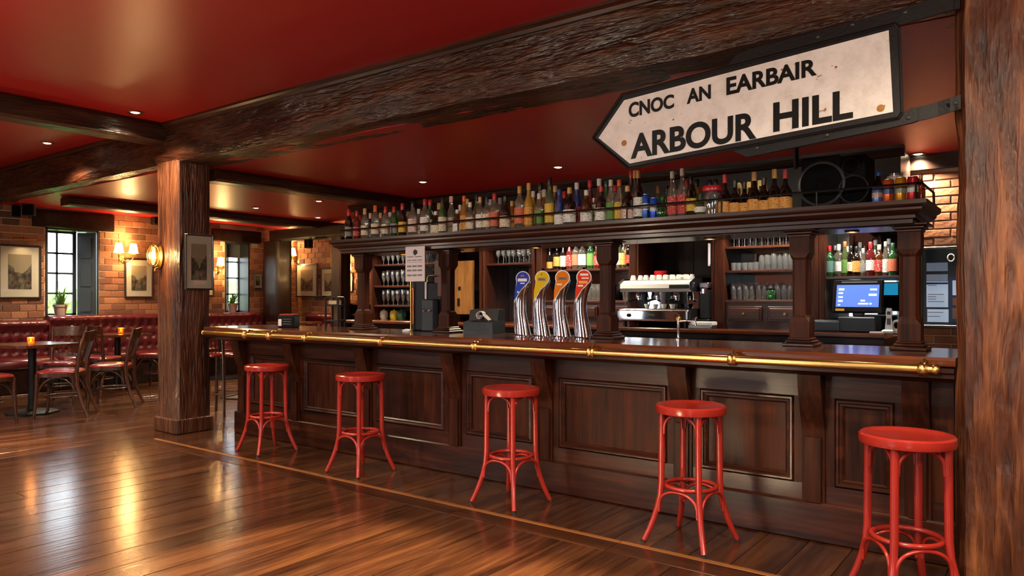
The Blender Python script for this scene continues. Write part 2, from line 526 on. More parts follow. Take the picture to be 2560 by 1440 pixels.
# folded shutter in the reveal of the first window, sills and linings
def lining(w, root, shutter):
    MB().box(XL - .40, w[0] - .0, w[2] - .04, XL + .05, w[1], w[2]).build('sill', M['winframe'], root)
    MB().box(XL - .38, w[1] - .03, w[2], XL + .015, w[1], w[3]).build('lining', M['winframe'], root)
    MB().box(XL - .38, w[0], w[2], XL + .015, w[0] + .03, w[3]).build('lining', M['winframe'], root)
    MB().box(XL - .38, w[0], w[3] - .03, XL + .015, w[1], w[3]).build('lining', M['winframe'], root)
    if shutter:
        sh = MB().prism([(XL - .31, w[0] + .61), (XL - .28, w[0] + .60), (XL + .01, w[1] - .06), (XL - .01, w[1] - .035)], 'z', w[2] + .01, w[3] - .04).build('shutter', M['panel_dark'], root)
        for z0, z1 in ((w[2] + .09, w[2] + .44), (w[2] + .52, w[2] + .92), (w[2] + 1.0, w[3] - .14)):
            def P(t, d): return (XL - .28 + .29 * t + d * .6, w[0] + .60 + (w[1] - .06 - w[0] - .60) * t - d)
            a, b_ = P(.2, .012), P(.8, .012); c, d = P(.8, -.004), P(.2, -.004)
            MB().prism([a, b_, c, d], 'z', z0, z1).build('shutter_panel', M['panel_dark'], sh)
lining(W1, w1, True)
lining(W2, w2, False)
MB().box(XL - .30, W2[0] + .03, 2.27, XL - .27, W2[1] - .03, W2[3] - .03).build('roller_blind', M['blind'], w2)

# daylight portals help the renderer find the openings
def portal(loc, rot, sx, sy):
    d = bpy.data.lights.new('portal', 'AREA'); d.shape = 'RECTANGLE'; d.size = sx; d.size_y = sy
    d.cycles.is_portal = True
    o = bpy.data.objects.new('portal', d); COL.objects.link(o)
    o.location = loc; o.rotation_euler = rot
for w in (W1, W2):
    portal((XL - .43, (w[0] + w[1]) / 2, (w[2] + w[3]) / 2), (0, radians(-90), 0), w[3] - w[2], w[1] - w[0])
for a, b_ in FW:
    portal(((a + b_) / 2, YF - .31, (FZ[0] + FZ[1]) / 2), (radians(90), 0, 0), b_ - a, FZ[1] - FZ[0])

# ---- bricks
def brick_wall(parent, axis, face, s0, s1, z0, z1, L_, H_, mat, holes, sign, limit=300, prio=None):
    j = .012 if H_ > .1 else .011
    me = {}
    def mesh_for(l):
        k = round(l, 2)
        if k not in me:
            h = k / 2 - j / 2; v = H_ / 2 - j / 2
            mb = MB()
            if axis == 'x': mb.cbox(-.02, -h, -v, .014, h, v, .005)
            else: mb.cbox(-h, -.014, -v, h, .02, v, .005)
            me[k] = mb.mesh('brick', mat)
        return me[k]
    lst = []
    n = int(round((z1 - z0) / H_))
    for r in range(n):
        z = z0 + (r + .5) * H_
        a = s0 - (L_ / 2 if r % 2 else 0)
        while a < s1 - .02:
            p, q = max(a, s0), min(a + L_, s1)
            segs = [(p, q)]
            for h0, h1, hz0, hz1 in holes:
                if z + H_ * .35 < hz0 or z - H_ * .35 > hz1: continue
                ns = []
                for p_, q_ in segs:
                    if q_ <= h0 or p_ >= h1: ns.append((p_, q_)); continue
                    if p_ < h0: ns.append((p_, h0))
                    if q_ > h1: ns.append((h1, q_))
                segs = ns
            for p_, q_ in segs:
                if q_ - p_ > .04: lst.append(((p_ + q_) / 2, z, q_ - p_))
            a += L_
    if prio: lst.sort(key=prio)
    rest = MB()
    for i, (c, z, l) in enumerate(lst):
        dpt = R.uniform(-.004, .004)
        loc = (face + dpt, c, z) if axis == 'x' else (c, face + dpt, z)
        if i < limit: obj('brick', mesh_for(l), parent, loc)
        else:
            h = l / 2 - j / 2; v = H_ / 2 - j / 2
            if axis == 'x': rest.cbox(loc[0] - .02, c - h, z - v, loc[0] + .014, c + h, z + v, .005)
            else: rest.cbox(c - h, loc[1] - .014, z - v, c + h, loc[1] + .02, z + v, .005)
    if rest.v:
        o = rest.build('brickwork', mat, parent); o['kind'] = 'stuff'
holesL = [(W1[0] - .01, W1[1] + .01, W1[2] - .05, W1[3]), (W2[0] - .01, W2[1] + .01, W2[2] - .05, W2[3]),
          (4.90, 6.10, 2.585, 2.9), (8.18, 9.0, 2.545, 2.9)]
brick_wall(wall_left, 'x', XL, -3.52, YB, .1125, 3.315, .235, .1125, M['brick'], holesL, 1, 300,
           prio=lambda t: (0 if 4.3 < t[0] < 9.05 else 1, 0 if 1.05 < t[1] < 2.9 else 1))
brick_wall(wall_back, 'y', YB, XL + .02, -9.2, .6, 2.85, .235, .1125, M['brick'], [], -1, 300)
brick_wall(wall_bar, 'y', YBAR, -1.32, .6, .5, 2.74, .30, .082, M['brick_r'], [], -1, 300,
           prio=lambda t: t[0])
MB().box(-1.32, YBAR - .06, 2.745, XR, YBAR, 2.9).build('ceiling_trim', M['darkwood'], wall_bar)

# ================================================================== timbers
def hewn(axis, a0, a1, p0, p1, q0, q1, amp=.012, seg=.12, edge=.03, seed=0.0, n=10):
    """a rough-hewn baulk: every ring of the sweep is a worn rectangle"""
    mb = MB()
    ring = []
    def side(x0, y0, x1, y1):
        for i in range(n): ring.append((x0 + (x1 - x0) * i / n, y0 + (y1 - y0) * i / n))
    e = edge
    side(p0 + e, q0, p1 - e, q0); side(p1, q0 + e, p1, q1 - e); side(p1 - e, q1, p0 + e, q1); side(p0, q1 - e, p0, q0 + e)
    k = len(ring); N = max(2, int((a1 - a0) / seg))
    vs = []
    cp, cq = (p0 + p1) / 2, (q0 + q1) / 2
    for s in range(N + 1):
        t = a0 + (a1 - a0) * s / N
        for (p, q) in ring:
            d = noise.noise(Vector((t * 1.7 + seed, p * 6, q * 6))) * amp + noise.noise(Vector((t * 7 + seed, p * 16, q * 16))) * amp * .5
            dp, dq = p - cp, q - cq
            l = math.hypot(dp, dq) or 1
            P_, Q_ = p + dp / l * d, q + dq / l * d
            vs.append((t, P_, Q_) if axis == 'x' else (P_, t, Q_) if axis == 'y' else (P_, Q_, t))
    fs = []
    for s in range(N):
        for i in range(k):
            j = (i + 1) % k
            fs.append((s * k + i, s * k + j, (s + 1) * k + j, (s + 1) * k + i))
    fs.append(tuple(range(k))); fs.append(tuple(range(N * k, (N + 1) * k)))
    return mb.add(vs, fs)

BY0, BY1 = 4.15, 4.66
t = thing('ceiling_beam', 'massive dark hewn oak beam running above the bar from post to post', 'beam')
hewn('x', -7.98, XR, BY0, BY1, 2.9, CH, .018, .05, .035, 3.1).build('timber', M['beam_x'], t, 50)
MB().prism([(BY0 - .05, CH), (BY0 - .05, CH - .02), (BY0 - .025, CH - .035), (BY0 - .02, CH - .06), (BY0 + .03, CH - .06), (BY0 + .03, CH)], 'x', -7.75, XR).build('cornice_strip', M['mahog_x'], t, 30)
t = thing('ceiling_beam', 'dark hewn beam continuing left of the middle post to the brick wall', 'beam')
hewn('x', XL, -7.97, BY0 + .03, BY1 - .03, 2.91, CH - .02, .018, .06, .03, 9.4).build('timber', M['beam_x'], t, 50)
MB().prism([(BY0 - .02, CH), (BY0 - .02, CH - .03), (BY0 + .01, CH - .05), (BY0 + .06, CH - .05), (BY0 + .06, CH)], 'x', XL, -8.02).build('cornice_strip', M['mahog_x'], t, 30)
t = tag(hewn('y', YF, BY0 + .02, -8.02, -7.74, 3.12, CH, .008, .15, .02, 5.5).build('ceiling_beam', M['beam_y'], None, 50),
        'dark beam under the front ceiling, meeting the main beam at the middle post', 'beam')
t = tag(hewn('y', BY1 - .02, 7.9, -7.86, -7.55, 2.765, CL, .006, .15, .02, 15.5).build('ceiling_beam', M['beam_y'], None, 50),
        'cross beam behind the middle post leading to the back bar', 'beam')
t = tag(hewn('y', BY1 - .02, YB, -11.55, -11.25, 2.77, CL, .006, .15, .02, 25.5).build('ceiling_beam', M['beam_y'], None, 50),
        'cross beam nearest the brick window wall, over the candle-lit tables', 'beam')
t = tag(hewn('y', 4.88, 6.12, XL - .02, XL + .10, 2.595, 2.885, .006, .1, .015, 31.).build('window_lintel', M['darkwood'], None, 50),
        'dark timber lintel over the window with the open shutter', 'lintel')
t = tag(hewn('y', 7.98, 9.02, XL - .02, XL + .12, 2.555, 2.80, .006, .1, .015, 33.).build('window_lintel', M['darkwood'], None, 50),
        'dark timber lintel over the narrow window with a roller blind', 'lintel')
t = tag(hewn('x', -12.85, -9.3, 9.05, 9.30, 2.58, 2.82, .006, .15, .02, 35.).build('header_beam', M['darkwood'], None, 50),
        'dark header beam across the far alcove, beyond the left bar end', 'beam')

def post(name, label, x0, x1, y0, y1, z0, z1, mat, plinth=True, amp=.010, edge=.022, seed=0.0):
    t = thing(name, label, 'post')
    hewn('z', z0, z1, x0, x1, y0, y1, amp, .05, edge, seed).build('shaft', mat, t, 50)
    if plinth:
        MB().cbox(x0 - .025, y0 - .025, 0, x1 + .025, y1 + .025, .16, .012).build('plinth', mat, t)
    return t
post('timber_post', 'square dark timber post in the middle, with a framed print and a wall lamp', -7.94, -7.51, 4.16, 4.54, 0, 2.92, M['post'], seed=2.2)
post('timber_post', 'rough honey-brown timber post in the right foreground beside the street sign', -.405, .10, 4.15, 4.62, 0, 2.92, M['post_near'], False, .02, .04, 7.7)
post('timber_post', 'dark corner post at the far alcove, between window and red bench', -13.02, -12.5, 9.02, 9.34, 0, 2.6, M['darkwood_z'], False, .006, .015, 4.1)
post('timber_post', 'slim dark post of the far alcove just left of the bar gantry', -10.95, -10.68, 9.05, 9.3, 0, 2.6, M['darkwood_z'], False, .006, .015, 6.1)

# ================================================================== the bar
BX0, BX1 = -7.12, -.46
BTOP = 1.14
bar = thing('bar_counter', 'long dark mahogany bar counter with brass rail and panelled front', 'bar counter')
MB().box(BX0, 4.64, 0, BX1, 5.15, 1.03).build('carcass', M['mahog_x'], bar)
CX0, CX1 = -7.42, -.43
ct = MB()
ct.prism([(4.40, 1.125), (4.41, 1.14), (5.24, 1.14), (5.25, 1.13), (5.25, 1.085), (4.43, 1.085), (4.40, 1.095)], 'x', CX0, CX1)
ct.build('countertop', M['counter'], bar, 30)
ct = MB().prism([(4.41, 1.085), (4.41, 1.06), (4.425, 1.05), (4.425, 1.03), (4.455, 1.012), (4.50, 1.0), (5.2, 1.0), (5.2, 1.085)], 'x', CX0 + .01, CX1 - .008)
ct.build('counter_moulding', M['mahog_x'], bar, 30)
MB().cbox(BX0 - .02, 4.585, 0, BX1 + .01, 4.66, .235, .01).build('plinth', M['mahog_x'], bar)
MB().box(BX0, 4.615, .235, BX1, 4.66, .335).build('bottom_rail', M['mahog_x'], bar)
MB().box(BX0, 4.615, .86, BX1, 4.66, 1.005).build('top_rail', M['mahog_x'], bar)
brk = [-7.0, -6.11, -5.07, -4.01, -3.11, -2.01, -1.18, -.63]
BW = .065
bmesh_ = None
for x in brk:
    mb = MB()
    mb.prism([(4.66, .235), (4.60, .235), (4.60, .66), (4.585, .70), (4.55, .78), (4.525, .86), (4.505, .93), (4.495, 1.0), (4.66, 1.0)], 'x', x - BW, x + BW)
    mb.prism([(4.66, .235), (4.585, .235), (4.585, .62), (4.66, .62)], 'x', x - BW + .02, x + BW - .02)
    mb.build('bracket', M['mahog_z'], bar, 30)
ends = [BX0] + brk + [BX1]
for a, b_ in zip(brk, brk[1:]):
    x0, x1 = a + BW + .05, b_ - BW - .05
    z0, z1 = .335, .86
    # stiles
    MB().box(a + BW - .01, 4.615, z0, x0, 4.66, z1).build('stile', M['mahog_z'], bar)
    MB().box(x1, 4.615, z0, b_ - BW + .01, 4.66, z1).build('stile', M['mahog_z'], bar)
    pn = MB()
    pn.box(x0, 4.632, z0, x1, 4.66, z1)
    pn = pn.build('panel', M['mahog_z'], bar)
    mo = MB()
    prof = [(0, .0), (.012, -.016), (.022, -.016), (.030, -.006), (.042, -.010), (.052, .0)]
    for k in range(len(prof) - 1):
        (i0, d0), (i1, d1) = prof[k], prof[k + 1]
        def rect(i, d):
            y = 4.628 + d - .006
            return [(x0 + i, y, z0 + i), (x1 - i, y, z0 + i), (x1 - i, y, z1 - i), (x0 + i, y, z1 - i)]
        A, B = rect(i0, d0), rect(i1, d1)
        mo.add(A + B, [(j, (j + 1) % 4, 4 + (j + 1) % 4, 4 + j) for j in range(4)])
    mo.build('moulding', M['mahog_x'], pn)
MB().box(BX0, 4.62, .235, brk[0] - BW, 4.66, 1.0).build('stile', M['mahog_z'], bar)
MB().box(brk[-1] + BW, 4.62, .235, BX1, 4.66, 1.0).build('stile', M['mahog_z'], bar)
# brass rail
RY, RZ = 4.325, 1.082
rail = MB().tube([(-7.28, RY, RZ), (-.52, RY, RZ)], .0225, 16).build('brass_rail', M['brass'], bar, 40)
for x in (-7.28, -.52):
    s = 1 if x > -2 else -1
    MB().lathe([(0, -.02), (.020, -.018), (.028, -.006), (.028, .006), (.020, .018), (0, .02)], 14).xf(Matrix.Translation((x + s * .01, RY, RZ)) @ Matrix.Rotation(pi / 2, 4, 'Y')).build('end_cap', M['brass'], rail, 40)
rings = [at(u, None, Y=RY).x for u in (615, 675, 765, 955, 1190, 1480, 1832, 2308)]
for x in rings:
    mb = MB().lathe([(.022, -.024), (.034, -.024), (.040, -.014), (.034, -.005), (.034, .005), (.040, .014), (.034, .024), (.022, .024)], 16)
    mb.xf(Matrix.Translation((x, RY, RZ)) @ Matrix.Rotation(pi / 2, 4, 'Y'))
    mb.tube([(x, RY, RZ + .02), (x, RY + .03, RZ + .045), (x, RY + .075, RZ + .04), (x, RY + .085, RZ + .02)], [.010, .011, .010, .012], 8)
    mb.tube([(x, RY + .02, RZ - .01), (x, RY + .09, RZ - .02)], [.010, .014], 8)
    mb.build('rail_bracket', M['brass'], rail, 40)

# ================================================================== gantry over the counter
GX0, GX1, GY0, GY1 = -5.72, -.60, 4.70, 5.34
GTOP, GBOT = 2.0, 1.895
gan = thing('bar_gantry', 'dark mahogany gantry shelf on carved columns above the bar counter', 'gantry')
def cornice(mb, prof, x0, x1, y0, y1, z):
    """profile (out, up) run round left, front and right"""
    for k in range(len(prof) - 1):
        (o0, u0), (o1, u1) = prof[k], prof[k + 1]
        A = [(x0 - o0, y1, z + u0), (x0 - o0, y0 - o0, z + u0), (x1 + o0, y0 - o0, z + u0), (x1 + o0, y1, z + u0)]
        B = [(x0 - o1, y1, z + u1), (x0 - o1, y0 - o1, z + u1), (x1 + o1, y0 - o1, z + u1), (x1 + o1, y1, z + u1)]
        mb.add(A + B, [(j, j + 1, 5 + j, 4 + j) for j in range(3)])
cn = MB()
inset = .10
cornice(cn, [(0, -.012), (.02, -.012), (.02, .010), (.035, .016), (.035, .034), (.06, .046), (.075, .062), (.075, .074), (.095, .084), (.10, .092), (.10, .115), (.0, .115)],
        GX0 + inset, GX1 - inset, GY0 + inset, GY1, GBOT)
cn.build('cornice', M['mahog_x'], gan, 25)
MB().box(GX0 + .08, GY0 + .09, GBOT + .008, GX1 - .08, GY1, GTOP - .012).build('shelf', M['mahog_x'], gan)
MB().box(GX0 + .01, GY0 + .012, GTOP - .014, GX1 - .012, GY1, GTOP).build('shelf_top', M['mahog_x'], gan)
MB().box(GX0 + .14, GY0 + .2, GBOT - .015, GX1 - .14, GY1 - .05, GBOT + .008).build('soffit', plain('soffit', (.05, .03, .02), .25, coat=.3), gan)
colx = [-5.50, -4.39, -2.77, -1.34, -.715]
CYC = 4.95
for x in colx:
    w = .062; c = .022
    z0, z1 = BTOP, GBOT
    def sq(h, ch):
        if ch <= 0: ch = .0008
        return [(-h + ch, -h), (h - ch, -h), (h, -h + ch), (h, h - ch), (h - ch, h), (-h + ch, h), (-h, h - ch), (-h, -h + ch)]
    lev = [(z0 + .05, w, 0), (z0 + .155, w, 0), (z0 + .185, w - .004, c), (z0 + .20, w - .012, c * .8), (z1 - .20, w - .012, c * .8), (z1 - .185, w - .004, c), (z1 - .155, w, 0), (z1 - .05, w, 0)]
    vs = []; fs = []
    for k, (z, h, ch) in enumerate(lev):
        vs += [(x + p, CYC + q, z) for p, q in sq(h, ch)]
    for k in range(len(lev) - 1):
        for i in range(8):
            j = (i + 1) % 8
            fs.append((k * 8 + i, k * 8 + j, k * 8 + 8 + j, k * 8 + 8 + i))
    colo = MB().add(vs, fs).build('column', M['mahog_z'], gan)
    b = MB()
    b.cbox(x - .10, CYC - .10, z0, x + .10, CYC + .10, z0 + .022, .006)
    b.cbox(x - .085, CYC - .085, z0 + .022, x + .085, CYC + .085, z0 + .040, .008)
    b.cbox(x - .072, CYC - .072, z0 + .040, x + .072, CYC + .072, z0 + .056, .006)
    b.build('column_base', M['mahog_x'], colo)
    b = MB()
    b.cbox(x - .070, CYC - .070, z1 - .055, x + .070, CYC + .070, z1 - .038, .005)
    b.cbox(x - .085, CYC - .085, z1 - .038, x + .085, CYC + .085, z1 - .020, .006)
    b.cbox(x - .105, CYC - .105, z1 - .020, x + .105, CYC + .105, z1 - .004, .005)
    b.build('column_capital', M['mahog_x'], colo)
# guard rail on the gantry
gr = MB()
gz = GTOP + .105
gr.tube([(GX0 + .10, GY0 + .05, gz), (GX1 - .06, GY0 + .05, gz), (GX1 - .03, GY0 + .08, gz), (GX1 - .03, GY1 - .1, gz), (GX1 - .03, GY1 - .08, GTOP)], .0075, 6)
for x in [GX0 + .1, -4.9, -4.1, -3.3, -2.5, -1.8, -1.2, GX1 - .06]:
    gr.tube([(x, GY0 + .05, GTOP), (x, GY0 + .05, gz)], .006, 6)
gr.build('guard_rail', M['blackmetal'], gan)
# little lights in the soffit
def spot(loc, energy, parent=None, size=radians(120), color=(1, .74, .42), blend=.6, rad=.04, rot=None):
    d = bpy.data.lights.new('lamp_light', 'SPOT'); d.energy = energy; d.color = color; d.spot_size = size; d.spot_blend = blend; d.shadow_soft_size = rad
    o = bpy.data.objects.new('lamp_light', d); COL.objects.link(o); o.location = loc
    if rot: o.rotation_euler = rot
    if parent is not None: o.parent = parent
    return o
def glow(loc, energy, parent=None, color=(1, .62, .26), rad=.04):
    d = bpy.data.lights.new('lamp_light', 'POINT'); d.energy = energy; d.color = color; d.shadow_soft_size = rad
    o = bpy.data.objects.new('lamp_light', d); COL.objects.link(o); o.location = loc
    if parent is not None: o.parent = parent
    return o
for u, v in ((1340, 598), (1775, 567), (1010, 622), (2130, 560)):
    p = at(u, None, Y=5.10)
    rg = MB().lathe([(.028, 0), (.042, -.002), (.046, -.008), (.046, -.012), (.030, -.012)], 18, (p.x, 5.10, GBOT - .012), cap=False).build('soffit_light', M['oldbrass'], gan, 40)
    MB().lathe([(0, -.004), (.02, -.005), (.028, -.002)], 16, (p.x, 5.10, GBOT - .016), cap=False).build('light_lens', M['lens'], rg)
    spot((p.x, 5.10, GBOT - .03), 14, gan)

# ================================================================== back bar
FY, KY = 7.80, 8.36              # face and back of the shelving
CZ = 1.12                        # back counter height
def fx(u, y=FY): return at(u, None, Y=y).x
def fz(u, v, y=FY): return at(u, v, Y=y).z
tag(MB().prism([(7.50, CZ - .012), (7.51, CZ), (8.40, CZ), (8.40, CZ - .05), (7.52, CZ - .05), (7.50, CZ - .038)], 'x', -8.72, -1.30).build('back_counter_top', M['counter'], None, 30),
    'long dark wooden back counter behind the bar under the shelves', 'worktop')
edges = [-8.70, -7.5, -6.4, -5.3, -4.2, -3.3, -2.4, -1.32]
names_ = ['below the left glass cabinet', 'below the pine cupboard', 'below the hanging wine glasses', 'below the spirit shelves', 'left below the coffee machine', 'right below the coffee machine', 'below the till and right glass shelves']
for (a, b_), nm in zip(zip(edges, edges[1:]), names_):
    t = thing('base_cabinet', 'dark panelled base cabinet ' + nm, 'cabinet', group='base cabinets of the back bar')
    MB().box(a, 7.60, 0, b_, 8.38, CZ - .05).build('body', M['darkwood'], t)
    h = (a + b_) / 2
    for p, q in ((a + .03, h - .015), (h + .015, b_ - .03)):
        dr = MB().cbox(p, 7.565, .12, q, 7.60, CZ - .11, .006).build('door', M['darkwood_z'], t)
        MB().cbox(p + .08, 7.555, .2, q - .08, 7.57, CZ - .19, .006).build('door_panel', M['darkwood_z'], dr)
        MB().lathe([(0, 0), (.012, .003), (.014, .014), (.006, .02), (.006, .03)], 10, (0, 0, 0)).xf(Matrix.Translation(((q - .03) if p < h else (p + .03), 7.535, .9)) @ Matrix.Rotation(-pi / 2, 4, 'X')).build('knob', M['oldbrass'], dr, 40)
# dark panelling above the shelves up to the ceiling
t = thing('header_panelling', 'black-brown panelling above the back bar shelves reaching the red ceiling', 'panelling')
MB().box(-8.95, FY + .06, 2.30, -1.22, KY + .06, CL).build('panel', M['darkwood'], t)
MB().prism([(FY + .06, CL), (FY - .03, CL), (FY - .03, CL - .03), (FY, CL - .05), (FY + .02, CL - .09), (FY + .06, CL - .1)], 'x', -8.99, -1.18).build('cornice', M['darkwood'], t, 30)
MB().box(-8.95, FY + .02, 2.30, -1.22, FY + .08, 2.37).build('bottom_rail', M['darkwood'], t)

def unit(name, label, cat, x0, x1, shelves, back, stile=.045, top=2.295):
    t = thing(name, label, cat)
    MB().box(x0, KY - .02, CZ, x1, KY, top).build('back_panel', back, t)
    for a in (x0, x1 - stile):
        MB().cbox(a, FY, CZ, a + stile, KY - .02, top, .004).build('upright', M['mahog_z'], t)
    for z in shelves:
        MB().cbox(x0 + stile, FY + .03, z - .028, x1 - stile, KY - .02, z, .004).build('shelf', M['mahog_x'], t)
    MB().box(x0 + stile, FY + .01, top - .06, x1 - stile, KY - .02, top).build('head_board', M['darkwood'], t)
    return t
AX0, AX1 = fx(926), fx(1098)
unitA = unit('glass_cabinet', 'open mirrored cabinet of stemmed glasses at the left end of the back bar', 'cabinet', AX0, AX1, [1.96, 1.636, 1.342], M['mirror'])
BX_0, BX_1 = fx(1100), fx(1204)
unitB = unit('cupboard_niche', 'dark niche with a light pine door behind the second gantry column', 'cupboard', BX_0, BX_1, [], M['darkwood'])
pd = MB().cbox(fx(1128), FY - .0, fz(1160, 786), fx(1182), FY + .04, fz(1160, 652), .005).build('door', M['pine'], unitB)
MB().cbox(fx(1144), FY - .012, fz(1160, 765), fx(1150), FY, fz(1160, 745), .004).build('latch', M['black'], pd)
MB().cbox(fx(1146), FY - .012, fz(1160, 725), fx(1152), FY, fz(1160, 716), .004).build('latch', M['black'], pd)
CX_0, CX_1 = fx(1206), fx(1336)
unitC = unit('glass_shelf_unit', 'dark mirrored shelf unit of wine glasses left of the beer taps', 'shelf unit', CX_0, CX_1, [1.915], M['mirror'])
DX0, DX1 = fx(1340), fx(1590)
unitD = unit('spirit_cabinet', 'dark cabinet of spirit bottles behind the beer taps, drawers below', 'cabinet', DX0, DX1, [1.81, 1.42], M['mirror'], stile=.09)
EX0, EX1 = fx(1591), fx(1784)
unitE = unit('coffee_niche', 'empty dark panelled niche above the coffee machine', 'panelling', EX0, EX1, [], M['darkwood_z'], stile=.03)
for k in range(1, 4):
    x = EX0 + (EX1 - EX0) * k / 4
    MB().cbox(x - .012, KY - .03, CZ, x + .012, KY - .02, 2.26, .003).build('batten', M['darkwood_z'], unitE)
FX0, FX1 = fx(1785), fx(2046)
unitF = unit('glass_cabinet', 'open mirrored cabinet of beer glasses right of the coffee machine, two drawers below', 'cabinet', FX0, FX1, [2.007, 1.748, 1.43], M['mirror'], stile=.11)
GX_0, GX_1 = fx(2047), fx(2264)
unitG = unit('till_niche', 'niche with a bottle shelf above the blue till screen', 'shelf unit', GX_0, GX_1, [1.665], M['mirror'], stile=.055)
def drawers(t, x0, x1, z0, z1, n):
    MB().box(x0, FY + .05, CZ, x1, KY - .03, z1).build('drawer_case', M['mahog_x'], t)
    w = (x1 - x0) / n
    for i in range(n):
        a, b_ = x0 + i * w + .03, x0 + (i + 1) * w - .03
        d = MB().cbox(a, FY + .02, z0, b_, FY + .05, z1 - .04, .006).build('drawer', M['mahog_x'], t)
        MB().cbox(a + .02, FY + .008, z0 + .02, b_ - .02, FY + .022, z1 - .06, .006).build('drawer_panel', M['mahog_x'], d)
        MB().lathe([(0, 0), (.014, .003), (.017, .014), (.007, .022), (.007, .034)], 10).xf(Matrix.Translation(((a + b_) / 2, FY - .026, (z0 + z1 - .04) / 2)) @ Matrix.Rotation(-pi / 2, 4, 'X')).build('knob', M['oldbrass'], d, 40)
drawers(unitF, FX0 + .11, FX1 - .11, 1.20, 1.402, 2)
drawers(unitD, DX0 + .09, DX1 - .09, 1.20, 1.392, 3)

# ================================================================== stools
def make_stool():
    t = thing('bar_stool', 'x', 'bar stool', group='red bentwood bar stools')
    S = M['stoolred']
    H = .815
    MB().lathe([(0, H - .012), (.10, H - .010), (.165, H - .004), (.178, H + .002), (.196, H + .002), (.205, H - .006), (.207, H - .03), (.203, H - .045), (.19, H - .05), (0, H - .05)], 48).build('seat', S, t, 35)
    def leg_r(z): return .17 + (.012 * (H - z)) + (.0 if z > .34 else .105 * ((.34 - z) / .34) ** 1.7)
    zs = [H - .045, .66, .5, .36, .28, .21, .14, .08, .03, .012]
    ang = [radians(45 + 90 * k - 4) for k in range(4)]
    def P(a, z): return Vector((leg_r(z) * cos(a), leg_r(z) * sin(a), z))
    for a in ang:
        lg = MB().tube([P(a, z) for z in zs], [.019, .019, .019, .0185, .018, .018, .0175, .017, .0165, .016], 14).build('leg', S, t, 50)
        p = P(a, 0)
        MB().lathe([(.0145, 0), (.0145, .013), (.009, .014)], 12, (p.x, p.y, 0)).build('foot_cap', M['greymetal'], lg, 40)
    zr = .335
    MB().tube([((leg_r(zr) - .028) * cos(a), (leg_r(zr) - .028) * sin(a), zr) for a in [2 * pi * i / 40 for i in range(40)]], .0125, 10, closed=True).build('foot_ring', S, t, 60)
    def arch(a, b, ztop, zbot, inn):
        """bent brace from leg a up and over to leg b"""
        A, B = P(a, zbot), P(b, zbot)
        pts = []
        for i in range(17):
            s = i / 16.0
            # starts on leg a, rises steeply, crosses high, drops to leg b
            w = s * s * (3 - 2 * s)
            p = A.lerp(B, .06 + .88 * w)
            z = zbot + (ztop - zbot) * (sin(pi * s) ** .55)
            q = Vector((p.x, p.y, 0)); 
            pts.append(Vector((q.x, q.y, z)))
        return pts
    for k in range(4):
        a, b = ang[k], ang[(k + 1) % 4] + (2 * pi if k == 3 else 0)
        pts = arch(a, b, H - .055, H - .17, 0)
        MB().tube(pts[:8] , .0095, 8).build('top_brace', S, t, 60)
        MB().tube(pts[9:], .0095, 8).build('top_brace', S, t, 60)
        pts = arch(a, b, zr - .02, zr - .15, 0)
        MB().tube(pts[:17], .0095, 8).build('lower_brace', S, t, 60)
    return t
st = make_stool()
stools = [((-6.04, 4.23), 'red bar stool farthest from the camera, nearest the middle timber post'),
          ((-4.69, 4.19), 'second red bar stool from the middle timber post'),
          ((-3.13, 4.20), 'red bar stool in the middle of the row of five at the bar'),
          ((-1.766, 4.16), 'second red bar stool from the street sign post, fourth of the row'),
          ((-.575, 3.87), 'largest red bar stool, right in front beside the foreground post')]
for i, ((x, y), lb) in enumerate(stools):
    rz = radians((-2, 3, 0, -3, 41)[i])
    if i == 0: st.location = (x, y, 0); st.rotation_euler = (0, 0, rz); st['label'] = lb
    else: dup(st, (x, y, 0), rz, lb)

